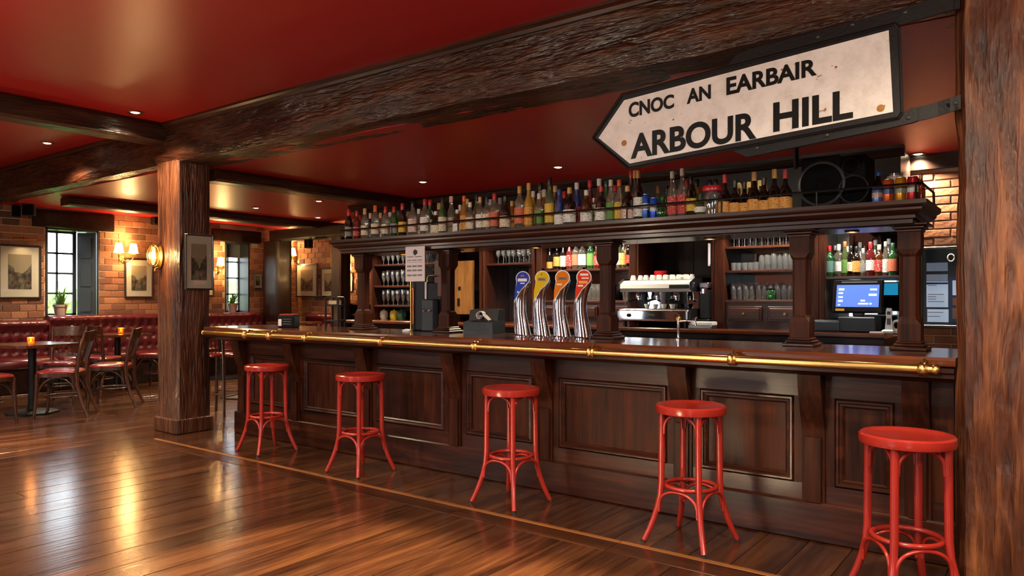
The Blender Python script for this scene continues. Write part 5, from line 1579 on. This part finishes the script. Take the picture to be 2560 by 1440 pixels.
# ================================================================== glasses
def wine_glass_mesh():
    return MB().lathe([(0, .002), (.032, 0), (.033, .003), (.006, .008), (.004, .02), (.004, .085), (.012, .095), (.03, .115), (.037, .145), (.035, .18), (.031, .205), (.029, .205), (.034, .16), (.028, .12), (0, .098)], 16).mesh('wine_glass', M['glass'], 50)
def pint_mesh():
    return MB().lathe([(0, 0), (.028, 0), (.030, .006), (.038, .10), (.041, .148), (.039, .148), (.036, .10), (.027, .012), (0, .010)], 16).mesh('pint_glass', M['glass'], 50)
def tumbler_mesh():
    return MB().lathe([(0, 0), (.030, 0), (.032, .006), (.037, .085), (.035, .085), (.029, .014), (0, .012)], 16).mesh('tumbler', M['glass'], 50)
def flute_mesh():
    return MB().lathe([(0, .002), (.028, 0), (.029, .003), (.005, .008), (.005, .05), (.02, .07), (.03, .12), (.034, .18), (.030, .22), (.028, .22), (.031, .18), (.02, .085), (0, .07)], 16).mesh('stem_glass', M['glass'], 50)
WG, PG, TG, FG = wine_glass_mesh(), pint_mesh(), tumbler_mesh(), flute_mesh()
def row(name, me, label, grp, x0, x1, n, z, ys, cat='glass', s=1.0, jit=.006):
    for y in ys:
        for i in range(n):
            x = x0 + (x1 - x0) * (i + .5) / n
            o = obj(name, me, None, (x + R.uniform(-jit, jit), y + R.uniform(-jit, jit), z))
            o.scale = (s * R.uniform(.97, 1.03),) * 2 + (s * R.uniform(.95, 1.05),)
            tag(o, '%s, %s%s' % (label, ORD[i], '' if len(ys) == 1 else (' in front row', ' in second row', ' in third row')[ys.index(y)]), cat, grp)
a, b_ = AX0 + .08, AX1 - .5
row('stem_glass', FG, 'stemmed glass, top shelf of left glass cabinet', 'left cabinet top shelf glasses', a, b_, 8, 1.96, (7.95, 8.15), s=1.15)
row('stem_glass', FG, 'stemmed glass, middle shelf of left glass cabinet', 'left cabinet middle shelf glasses', a, b_, 8, 1.636, (7.95, 8.15), s=1.08)
row('stem_glass', FG, 'stemmed glass, lower shelf of left glass cabinet', 'left cabinet lower shelf glasses', a, b_, 8, 1.342, (7.95, 8.15), s=1.05)
row('wine_glass', WG, 'wine glass on shelf left of the beer taps', 'wine glasses left of the taps', CX_0 + .1, CX_1 - .08, 8, 1.915, (7.98, 8.14), s=.95)
row('pint_glass', PG, 'tall glass on lower spirit cabinet shelf', 'spirit cabinet glasses', fx(1455), fx(1500), 4, 1.42, (7.95, 8.12), s=1.35)
row('pint_glass', PG, 'tall glass on spirit shelf right of gantry column', 'spirit cabinet glasses behind column', fx(1546), fx(1572), 3, 1.42, (7.95,), s=1.3)
fa, fb = FX0 + .14, FX1 - .2
row('wine_glass', WG, 'wine glass, top shelf of right glass cabinet', 'right cabinet wine glasses', fa, fb, 12, 2.007, (7.93, 8.05, 8.17), s=.92)
row('tumbler', TG, 'short tumbler, middle shelf of right glass cabinet', 'right cabinet tumblers', fa, fa + (fb - fa) * .42, 5, 1.748, (7.93, 8.06), s=1.0)
row('pint_glass', PG, 'pint glass, middle shelf of right glass cabinet', 'right cabinet middle pint glasses', fa + (fb - fa) * .43, fb, 7, 1.748, (7.93, 8.06), s=1.12)
row('pint_glass', PG, 'pint glass, lower shelf of right glass cabinet', 'right cabinet lower pint glasses', fa, fb, 11, 1.43, (7.93, 8.05), s=1.18)
t = thing('jam_jar', 'dark green jar among the pint glasses of the right cabinet', 'jar', (fx(1928, 7.88), 7.875, 1.43))
MB().lathe([(0, 0), (.04, 0), (.042, .01), (.042, .09), (.034, .105)], 18).build('body', GL['green'], t, 40)
MB().lathe([(.036, .10), (.037, .12), (.03, .124), (0, .124)], 16).build('lid', M['black'], t, 40)
# small things at the foot of the left cabinet
for i, (u, c, lb) in enumerate(((960, '#c8c2ae', 'pale sugar bowl on the floor of the left glass cabinet'), (985, '#d8c23a', 'yellow floral tin in the left glass cabinet'), (1003, '#2c5c3a', 'green jar at the foot of the left glass cabinet'))):
    t = thing(('sugar_bowl', 'tea_tin', 'tea_jar')[i], lb, ('bowl', 'tin', 'jar')[i], (fx(u, 7.98), 7.98, CZ))
    MB().lathe([(0, 0), (.05, 0), (.065, .03), (.065, .10), (.055, .12), (0, .12)], 18).build('body', plain('painted_' + ('bowl', 'tin', 'jar')[i], c, .3, var=.5, bscale=40), t, 40)
    MB().lathe([(.056, .12), (.05, .135), (.01, .14), (.012, .155), (0, .158)], 14).build('lid', plain('painted_lid', c, .3), t, 40)

# spirits on the back bar shelves
def shelf_bottles(lst, z, y, where, grp):
    for i, (u, kd, g, c, l, s) in enumerate(lst):
        bottle(kd, g, c, l, (fx(u, y), y, z), '%s bottle, %s cap, %s label, %s on the %s' % (WORDG[g], c, l or 'no', ORD[i], where), grp, s, 1.0, R.uniform(.1, .6))
shelf_bottles([(1374, 'liqueur', 'dark', 'black', 'gold', 1.05), (1392, 'spirit', 'dark', 'black', 'gold', 1.15), (1408, 'tall', 'dark', 'black', 'cream', 1.1), (1424, 'tall', 'rose', 'red', 'red', 1.15), (1440, 'spirit', 'clear', 'blue', 'salmon', 1.28),
               (1456, 'spirit', 'clear', 'blue', 'white', 1.28), (1476, 'tall', 'green', 'red', 'green', 1.2), (1492, 'spirit', 'brown', 'white', 'red', 1.1), (1549, 'tall', 'pale', 'white', 'cream', 1.15), (1561, 'tall', 'clear', 'red', 'orange', 1.12), (1573, 'wine', 'dark', 'black', 'red', 1.1)],
              1.81, 7.93, 'spirit cabinet shelf', 'spirits behind the beer taps')
shelf_bottles([(2074, 'spirit', 'green', 'red', 'teal', 1.1), (2097, 'wine', 'clear', 'white', 'white', 1.08), (2112, 'tall', 'pale', 'orange', 'green', 1.05), (2127, 'wine', 'dark', 'black', 'cream', 1.02), (2141, 'spirit', 'dark', 'black', 'orange', 1.05),
               (2158, 'wine', 'clear', 'grey', 'grey', .92), (2176, 'wine', 'rose', 'red', 'white', 1.12), (2198, 'spirit', 'brown', 'white', 'red', 1.08), (2214, 'tall', 'clear', 'grey', 'white', 1.0), (2232, 'spirit', 'green', 'green', 'salmon', 1.12)],
              1.665, 7.92, 'shelf above the till', 'spirits above the till')
shelf_bottles([(2088, 'tall', 'dark', 'grey', 'white', .98), (2118, 'wine', 'clear', 'white', 'cream', 1.05), (2150, 'tall', 'clear', 'grey', 'white', 1.05), (2188, 'tall', 'pale', 'grey', 'white', 1.1), (2222, 'tall', 'clear', 'grey', 'white', 1.12)],
              1.665, 8.12, 'till shelf behind', 'rear spirits above the till')

# ================================================================== espresso machine
ex0, ex1 = fx(1546, 7.55), fx(1722, 7.55)
em = thing('espresso_machine', 'big chrome espresso machine with black sides and cups on top', 'coffee machine', (ex0, 7.52, CZ))
w = ex1 - ex0
St = M['steel']
MB().cbox(0, .02, .07, w, .56, .20, .012).build('drip_body', St, em)
MB().cbox(.0, -.005, .085, w - .02, .022, .19, .008).build('front_panel', M['chrome'], em)
MB().cbox(.02, .06, .20, w - .02, .40, .212, .004).build('drip_tray', M['chrome'], em)
MB().cbox(.02, .40, .20, w - .02, .56, .46, .006).build('splash_back', M['mirror'], em)
MB().prism([(.10, .40), (.06, .44), (.06, .485), (.16, .53), (.58, .545), (.58, .40)], 'x', -.01, w - .0).build('head', M['whiteplastic'], em, 30)
MB().cbox(w * .72, .045, .435, w - .01, .075, .475, .004).build('display', M['black'], em)
for x0, x1 in ((-.022, 0), (w, w + .03)):
    MB().prism([(-.0, .06), (.02, .20), (.30, .215), (.30, .40), (.05, .42), (.05, .50), (.18, .55), (.60, .56), (.60, .06)], 'x', x0, x1).build('side_panel', M['black'], em)
for k in range(3):
    x = w * (.2 + .27 * k)
    g = MB().lathe([(.034, 0), (.036, .02), (.028, .05), (.028, .08)], 16, (x, .20, .335)).build('group_head', M['chrome'], em, 40)
    MB().lathe([(.03, 0), (.034, .004), (.034, .026), (.03, .03)], 16, (x, .20, .305)).build('filter_ring', M['chrome'], g, 40)
    MB().tube([(x, .17, .318), (x - .01, .08, .31), (x - .02, .0, .295)], [.009, .014, .016], 8).build('filter_handle', M['black'], g, 60)
for x in (.04, w - .05):
    MB().tube([(x, .12, .43), (x, .10, .38), (x + .015, .09, .30), (x + .02, .08, .25)], .006, 8).build('steam_wand', M['chrome'], em, 60)
for x in (.18, .86):
    MB().lathe([(.022, 0), (.02, .02), (.008, .024), (0, .024)], 14).xf(Matrix.Translation((w * x, -.006, .135)) @ Matrix.Rotation(pi / 2, 4, 'X')).build('knob', M['black'], em, 40)
MB().cbox(w * .45, -.008, .125, w * .55, -.004, .15, .002).build('badge', M['greymetal'], em)
for x in (.06, w - .06):
    for y in (.08, .5): MB().lathe([(.022, 0), (.02, .07)], 12, (x, y, 0)).build('foot', M['black'], em, 40)
CUP = MB().lathe([(0, 0), (.022, 0), (.026, .008), (.036, .045), (.038, .055), (.036, .055), (.024, .012), (0, .010)], 16).mesh('cup', M['white'], 50)
def cup(x, y, z, label, grp, s=1.0, flip=False):
    o = obj('coffee_cup', CUP, None, (x, y, z + (.055 * s if flip else 0))); o.scale = (s, s, -s if flip else s)
    return tag(o, label, 'cup', grp)
for k in range(9):
    cup(ex0 + .10 + k * (w - .2) / 8, 7.74 + (.012 if k % 2 else -.012), CZ + .5365, 'white coffee cup, front row on top of espresso machine, ' + ORD[k], 'cups on the espresso machine front row', 1.0, True)
for k in range(9):
    cup(ex0 + .08 + k * (w - .2) / 8, 7.93, CZ + .5425, 'white coffee cup, back row on top of espresso machine, ' + ORD[k], 'cups on the espresso machine back row', 1.05, True)
for k in range(4):
    cup(ex0 + w * (.36 + .12 * k), 7.66, CZ + .212, 'white coffee cup on drip tray of espresso machine, ' + ORD[k], 'cups on the drip tray', .9)
t = thing('sugar_caddy', 'small bright red tub on top of the espresso machine', 'tub', (fx(1650, 8.0), 8.02, CZ + .544))
MB().lathe([(0, 0), (.07, 0), (.075, .01), (.078, .10), (.07, .105), (.066, .02), (0, .02)], 20).build('body', plain('red_tub', '#c01820', .3), t, 40)
MB().cbox(-.05, -.05, .02, .05, .05, .095, .01).build('sachets', M['paper'], t)
# things right of the machine
t = thing('coffee_grinder', 'black coffee grinder with steel head right of the espresso machine', 'coffee grinder', (fx(1763, 7.75), 7.78, CZ))
MB().cbox(-.07, -.1, 0, .07, .12, .10, .01).build('base', M['black'], t)
MB().cbox(-.06, -.06, .10, .06, .1, .42, .012).build('body', M['black'], t)
MB().cbox(-.05, -.085, .44, .06, .02, .50, .01).build('steel_head', M['steel'], t)
MB().lathe([(.03, .42), (.03, .44)], 12).build('neck', M['black'], t)
MB().lathe([(.045, -.05), (.045, .0), (.03, .012), (0, .012)], 14, (0, -.07, .43)).build('chute', M['chrome'], t, 40)
t = thing('card_terminal', 'flat silver tray machine on the back counter beside the espresso machine', 'tray', (fx(1752, 7.56), 7.58, CZ))
MB().cbox(-.13, -.06, 0, .13, .12, .035, .006).build('lower_tray', M['steel'], t)
MB().cbox(-.12, -.05, .036, .13, .12, .075, .006).build('upper_tray', M['whiteplastic'], t)
tag(MB().cbox(fx(1773, 7.83), FY - .012, 1.80, fx(1779, 7.83), FY - .002, 2.05, .003).build('notice_card', M['paper'], None), 'narrow white notice strip on the upright right of the coffee niche', 'notice')
# swing tap on the bar counter
p = at(1696, 846, Y=5.14)
t = thing('water_tap', 'tall chrome swing tap rising from the bar counter', 'tap', (p.x, 5.14, BTOP))
MB().lathe([(.028, 0), (.028, .008), (.014, .014), (.012, .02)], 16).build('base', M['chrome'], t, 40)
MB().tube([(0, 0, .01), (0, 0, .14)], .0115, 12).build('stem', M['chrome'], t, 50)
MB().tube([(0, 0, .135), (.06, 0, .142), (.13, .0, .14), (.135, 0, .11)], .009, 10).build('spout', M['chrome'], t, 60)
MB().lathe([(0, -.012), (.018, -.01), (.02, .01), (.012, .022), (0, .024)], 14, (0, 0, .15)).build('valve', M['oldbrass'], t, 50)
MB().tube([(.135, 0, .135), (.135, 0, .165), (.15, 0, .17)], .006, 8).build('lever', M['chrome'], t, 60)

# ================================================================== till, phone, printer and small machines
p = at(2140, 745, Y=7.62)
t = thing('till_terminal', 'black touch-screen till with a lit blue screen', 'till', (p.x, 7.62, CZ))
MB().cbox(-.17, .0, 0, .17, .30, .15, .012).build('base', M['black'], t)
MB().cbox(-.05, .08, .15, .05, .16, .24, .01).build('neck', M['black'], t)
tilt = Matrix.Translation((0, .02, .19)) @ Matrix.Rotation(radians(-14), 4, 'X')
sw, sh_ = .225, .33
hd = MB().cbox(-sw, 0, 0, sw, .04, sh_, .012).xf(tilt).build('screen_housing', M['black'], t)
scr = MB().cbox(-sw + .035, -.002, .055, sw - .035, .004, sh_ - .055, .001).xf(tilt).build('screen', M['screen'], hd)
for (x0, x1, z0, z1) in ((-.17, -.12, .22, .24), (-.17, -.13, .185, .20), (-.17, -.13, .145, .16), (-.17, -.13, .105, .125), (-.17, -.15, .07, .08), (.11, .17, .22, .235), (.10, .17, .165, .185), (.03, .07, .11, .125), (.01, .10, .08, .095), (.11, .13, .08, .095)):
    MB().box(x0, -.0035, z0, x1, -.002, z1).xf(tilt).build('screen_text', M['screenmark'], hd)
MB().box(-.19, -.004, .015, -.11, -.001, .038).xf(tilt).build('sticker', plain('yellow_sticker', '#d8a022', .5), hd)
MB().box(-.15, -.003, sh_ - .035, .17, -.001, sh_ - .022).xf(tilt).build('status_bar', plain('status_bar', (.15, .15, .17), .4), hd)
t = thing('cash_drawer', 'low black cash drawer left of the till', 'cash drawer', (fx(2072, 7.62), 7.62, CZ))
MB().cbox(-.14, 0, 0, .11, .38, .115, .008).build('body', M['black'], t)
MB().cbox(-.13, -.008, .015, .10, .002, .10, .004).build('drawer_front', M['charcoal'], t)
t = thing('cordless_phone', 'white cordless phone standing in its cradle right of the till', 'phone', (fx(2222, 7.60), 7.62, CZ))
MB().cbox(-.06, -.05, 0, .05, .06, .035, .012).build('cradle', M['whiteplastic'], t)
hs = MB().prism([(-.035, .03), (.035, .03), (.028, .10), (.022, .14), (.027, .20), (.02, .235), (-.02, .235), (-.027, .20), (-.022, .14), (-.028, .10)], 'y', -.02, .015).build('handset', M['whiteplastic'], t)
MB().box(-.015, -.023, .175, .015, -.019, .205).build('phone_display', M['black'], hs)
MB().box(-.016, -.022, .08, .016, -.019, .14).build('keypad', M['charcoal'], hs)
t = thing('paper_slips', 'small white booklet lying before the phone', 'booklet', (fx(2195, 7.56), 7.56, CZ))
MB().cbox(-.07, -.03, 0, .05, .03, .012, .003).build('cover', M['paper'], t)
MB().box(-.065, -.027, .012, .045, .027, .016).build('pages', M['white'], t)
t = thing('tape_roll', 'white ring-shaped tape dispenser beside the phone', 'tape', (fx(2240, 7.60), 7.64, CZ))
MB().tube([(.035 * cos(a), 0, .075 + .042 * sin(a)) for a in [2 * pi * i / 20 for i in range(20)]], .012, 8, closed=True).build('ring', M['whiteplastic'], t, 60)
MB().cbox(-.02, -.025, 0, .02, .025, .035, .006).build('stand', M['whiteplastic'], t)
# blue glow panel of the fridge light behind the till
tag(MB().cbox(fx(2195, 8.3), KY - .045, 1.48, fx(2243, 8.3), KY - .025, 1.60, .004).build('blue_light', plain('blue_led', (.02, .3, .5), .4, emit=(.02, .42, .75), estr=.4), None), 'turquoise light bar glowing behind the till', 'light')

# receipt printer with roll
p = at(1212, 832, Y=5.02)
t = thing('receipt_printer', 'slate-grey receipt printer with a curling white paper roll on the bar counter', 'printer', (p.x, 5.02, BTOP), radians(12))
MB().prism([(-.13, 0), (-.14, .10), (-.05, .115), (.12, .12), (.12, 0)], 'x', -.14, .14).build('body', M['charcoal'], t)
MB().prism([(-.03, .115), (-.01, .205), (.12, .215), (.12, .115)], 'x', -.14, .14).build('rear_housing', M['black'], t)
spiral = [(.0 + (.045 - .0025 * k) * cos(k * .5), (.0), .155 + (.045 - .0025 * k) * sin(k * .5)) for k in range(15)]
sv = MB()
for a, b_ in zip(spiral, spiral[1:]):
    sv.add([(a[0] - .02, -.075, a[2]), (b_[0] - .02, -.075, b_[2]), (b_[0] - .02, -.005, b_[2]), (a[0] - .02, -.005, a[2])], [(0, 1, 2, 3)])
pr_ = sv.build('paper_roll', M['paper'], t)
pr_.modifiers.new('thick', 'SOLIDIFY').thickness = .004
MB().prism([(.02, .155), (.075, .115), (.08, .122), (.03, .165)], 'y', -.075, -.01).build('paper_tongue', M['paper'], t)
for k in range(3): MB().cbox(-.06 + k * .05, -.142, .07, -.035 + k * .05, -.134, .085, .002).build('button', M['greymetal'], t)
MB().cbox(-.09, -.142, .04, .10, -.137, .046, .001).build('slot', M['greymetal'], t)
# dispenser on the counter between the first two columns
p = at(1068, 826, Y=5.08)
t = thing('drinks_dispenser', 'tall black drinks dispenser with copper pipes behind the first two columns', 'dispenser', (p.x, 5.08, BTOP), radians(10))
MB().cbox(-.16, -.02, 0, -.02, .14, .62, .01).build('tower', M['black'], t)
MB().cbox(-.02, .0, .0, .16, .14, .46, .012).build('body', M['black'], t)
MB().cbox(-.01, -.09, .0, .13, .0, .30, .012).build('front_tank', M['charcoal'], t)
MB().cbox(-.165, -.04, .06, -.13, -.02, .40, .004).build('copper_panel', plain('copper', (.6, .22, .1), .3, .8), t)
MB().cbox(-.02, -.015, .30, .0, .0, .46, .003).build('light_strip', M['white'], t)
MB().tube([(-.15, -.05, 0.0), (-.15, -.05, .46), (-.14, -.05, .49), (-.09, -.05, .49)], .007, 8).build('pipe', M['brass'], t, 60)
MB().tube([(.02, -.03, .46), (.02, -.03, .50), (.04, -.03, .52), (.10, -.03, .52)], .006, 8).build('pipe', M['brass'], t, 60)
for k in range(2): MB().lathe([(.016, 0), (.014, .02), (0, .022)], 12).xf(Matrix.Translation((.03 + .06 * k, -.09, .2)) @ Matrix.Rotation(pi / 2, 4, 'X')).build('knob', M['chrome'], t, 40)
MB().lathe([(.045, 0), (.045, .012), (.01, .02)], 14, (-.165, -.09, 0)).build('drip_foot', M['white'], t, 40)
# caddy and rack at the left bar end
p = at(722, 816, Y=4.80)
t = thing('napkin_caddy', 'shiny black napkin caddy at the left end of the counter', 'caddy', (p.x, 4.80, BTOP), radians(20))
MB().cbox(-.10, -.06, 0, .10, .06, .13, .012).build('box', plain('black_gloss', (.01, .01, .01), .12), t)
MB().cbox(-.085, -.045, .13, .085, .045, .142, .004).build('napkins', plain('red_napkin', (.3, .03, .03), .8), t)
MB().cbox(-.085, -.0645, .02, -.045, -.059, .09, .002).build('price_card', M['paper'], t)
for k in range(3): MB().cbox(-.03, -.063, .035 + .025 * k, .07, -.0595, .043 + .025 * k, .001).build('lettering', M['greymetal'], t)
p = at(838, 820, Y=4.98)
t = thing('menu_rack', 'black open metal rack on the counter left of the first column', 'rack', (p.x, 4.98, BTOP), radians(15))
for sx in (-1, 1):
    for sy in (-1, 1): MB().tube([(sx * .075, sy * .06, 0), (sx * .075, sy * .06, .28), (sx * .06, sy * .06, .315)], .010, 8).build('upright', M['blackmetal'], t, 60)
for z in (.07, .23): MB().cbox(-.08, -.065, z, .08, .065, z + .016, .003).build('rack_shelf', M['blackmetal'], t)
MB().cbox(-.065, -.065, .305, .065, .065, .325, .006).build('rack_top', M['blackmetal'], t)
MB().cbox(-.05, -.05, .246, .05, .04, .285, .004).build('card_stack', plain('manila', (.65, .48, .25), .7), t)
# price list hanging from the gantry
p0, p1 = at(1014, 612, Y=4.74), at(1062, 703, Y=4.74)
t = thing('price_list', 'pale pink price list sheet hanging from the gantry edge', 'poster', ((p0.x + p1.x) / 2, 4.74, p1.z))
hw = (p1.x - p0.x) / 2; hh = GBOT + .012 - p1.z
MB().box(-hw, -.002, 0, hw, .002, hh).build('sheet', M['paper'], t)
MB().prism([(-.02, hh * .80), (0, hh * .74), (.03, hh * .80), (.03, hh * .87), (.005, hh * .92), (-.02, hh * .88)], 'y', -.0035, -.002).build('emblem', M['ink'], t)
r = random.Random(4)
for zf, parts in ((.70, 2), (.60, 3), (.55, 1), (.44, 3), (.415, 3), (.32, 3), (.295, 3), (.18, 3), (.155, 3)):
    x = -hw * .82
    for k in range(parts):
        l = hw * 1.6 / parts * (.86 if parts > 1 else 1)
        MB().box(x, -.0035, hh * zf, x + l, -.002, hh * zf + hh * (.016 if parts > 1 else .006)).build('print_line', M['ink'], t)
        x += hw * 1.64 / parts
# red-brown board leaning by the second column
t = tag(MB().cbox(fx(1089, 5.12), 5.10, 1.465, fx(1106, 5.12), 5.13, 1.80, .004).build('wooden_board', wood('red_board', '#4a1e10', '#6d3018', '#8a4424', 'z', 8, 10, .35, .1, .05), None), 'reddish wooden board fixed beside the second gantry column', 'board')

# notice board on the brick at the right end
nb = thing('notice_board', 'display board with added-glow papers and blue leaflets on the right brick wall', 'notice board')
ny = YBAR - .02
def npt(u, v): p = at(u, v, Y=ny); return p.x, p.z
x0, zt = npt(2309, 626); _, zb = npt(2340, 812); x1 = x0 + .82
MB().box(x0, ny - .02, zb, x1, ny, zt).build('backing', plain('board_grey_blue', (.045, .075, .11), .4), nb)
fr = MB(); f = .03
fr.cbox(x0 - f, ny - .045, zb - f, x0, ny, zt + f, .005); fr.cbox(x1, ny - .045, zb - f, x1 + f, ny, zt + f, .005)
fr.cbox(x0, ny - .045, zt, x1, ny, zt + f, .005); fr.cbox(x0, ny - .045, zb - f, x1, ny, zb, .005)
fr.build('frame', M['winframe'], nb)
def sheet(u0, u1, v0, v1, m, nm='sheet', d=.0):
    a, c = npt(u0, v0), npt(u1, v1)
    zt_ = at((u0 + u1) / 2, v0, Y=ny).z; zb_ = at((u0 + u1) / 2, v1, Y=ny).z
    return MB().box(a[0], ny - .024 - d, zb_, c[0], ny - .020 - d, zt_).build(nm, m, nb)
pw = plain('added_glow_paper', (.62, .66, .72), .6, emit=(.55, .68, .9), estr=.35); pg = plain('added_glow_grey', (.22, .24, .28), .6, emit=(.3, .36, .5), estr=.2)  # emission put into the sheets so the board reads brighter
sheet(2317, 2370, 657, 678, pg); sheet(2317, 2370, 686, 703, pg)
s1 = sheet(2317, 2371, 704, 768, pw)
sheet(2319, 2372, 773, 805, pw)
sheet(2373, 2425, 692, 805, M['board_blue'], 'leaflet')
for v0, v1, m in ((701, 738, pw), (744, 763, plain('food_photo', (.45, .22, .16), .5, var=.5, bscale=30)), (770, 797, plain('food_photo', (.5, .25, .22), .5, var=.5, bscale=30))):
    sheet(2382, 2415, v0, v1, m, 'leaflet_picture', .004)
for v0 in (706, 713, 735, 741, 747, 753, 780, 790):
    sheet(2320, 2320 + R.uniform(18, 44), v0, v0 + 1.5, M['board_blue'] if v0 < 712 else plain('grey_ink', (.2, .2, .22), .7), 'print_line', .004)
sheet(2317, 2371, 706, 711, M['board_blue'], 'blue_band', .003)
MB().tube([(npt(2379 + 8 * cos(a), 645 + 9 * sin(a))[0], ny - .05, npt(2379 + 8 * cos(a), 645 + 9 * sin(a))[1]) for a in [2 * pi * i / 16 for i in range(16)]], .008, 6, closed=True).build('key_ring', M['white'], nb, 60)
MB().box(x0, ny - .0405, zb, x1, ny - .0385, zt).build('glazing', M['pane'], nb)

# sockets in the bar wall behind the counter end
t = tag(MB().cbox(fx(1968, 5.27), 5.252, .99, fx(2100, 5.27), 5.27, 1.115, .006).build('socket_panel', M['whiteplastic'], None), 'white socket strip on the staff side of the counter', 'socket')
# slim steel ledger on the far alcove shelf
t = thing('sideboard', 'dark open sideboard with lit shelves in the far alcove beside the gantry', 'sideboard', (-10.35, 9.55, 0))
MB().box(-.5, .2, 0, .5, .23, 1.35).build('back_panel', M['darkwood_z'], t)
for x in (-.5, .47): MB().box(x, -.2, 0, x + .03, .2, 1.35).build('side', M['darkwood_z'], t)
for z in (.3, .95, 1.15, 1.35): MB().cbox(-.5, -.2, z - .03, .5, .2, z, .004).build('shelf', M['tablewood'], t)
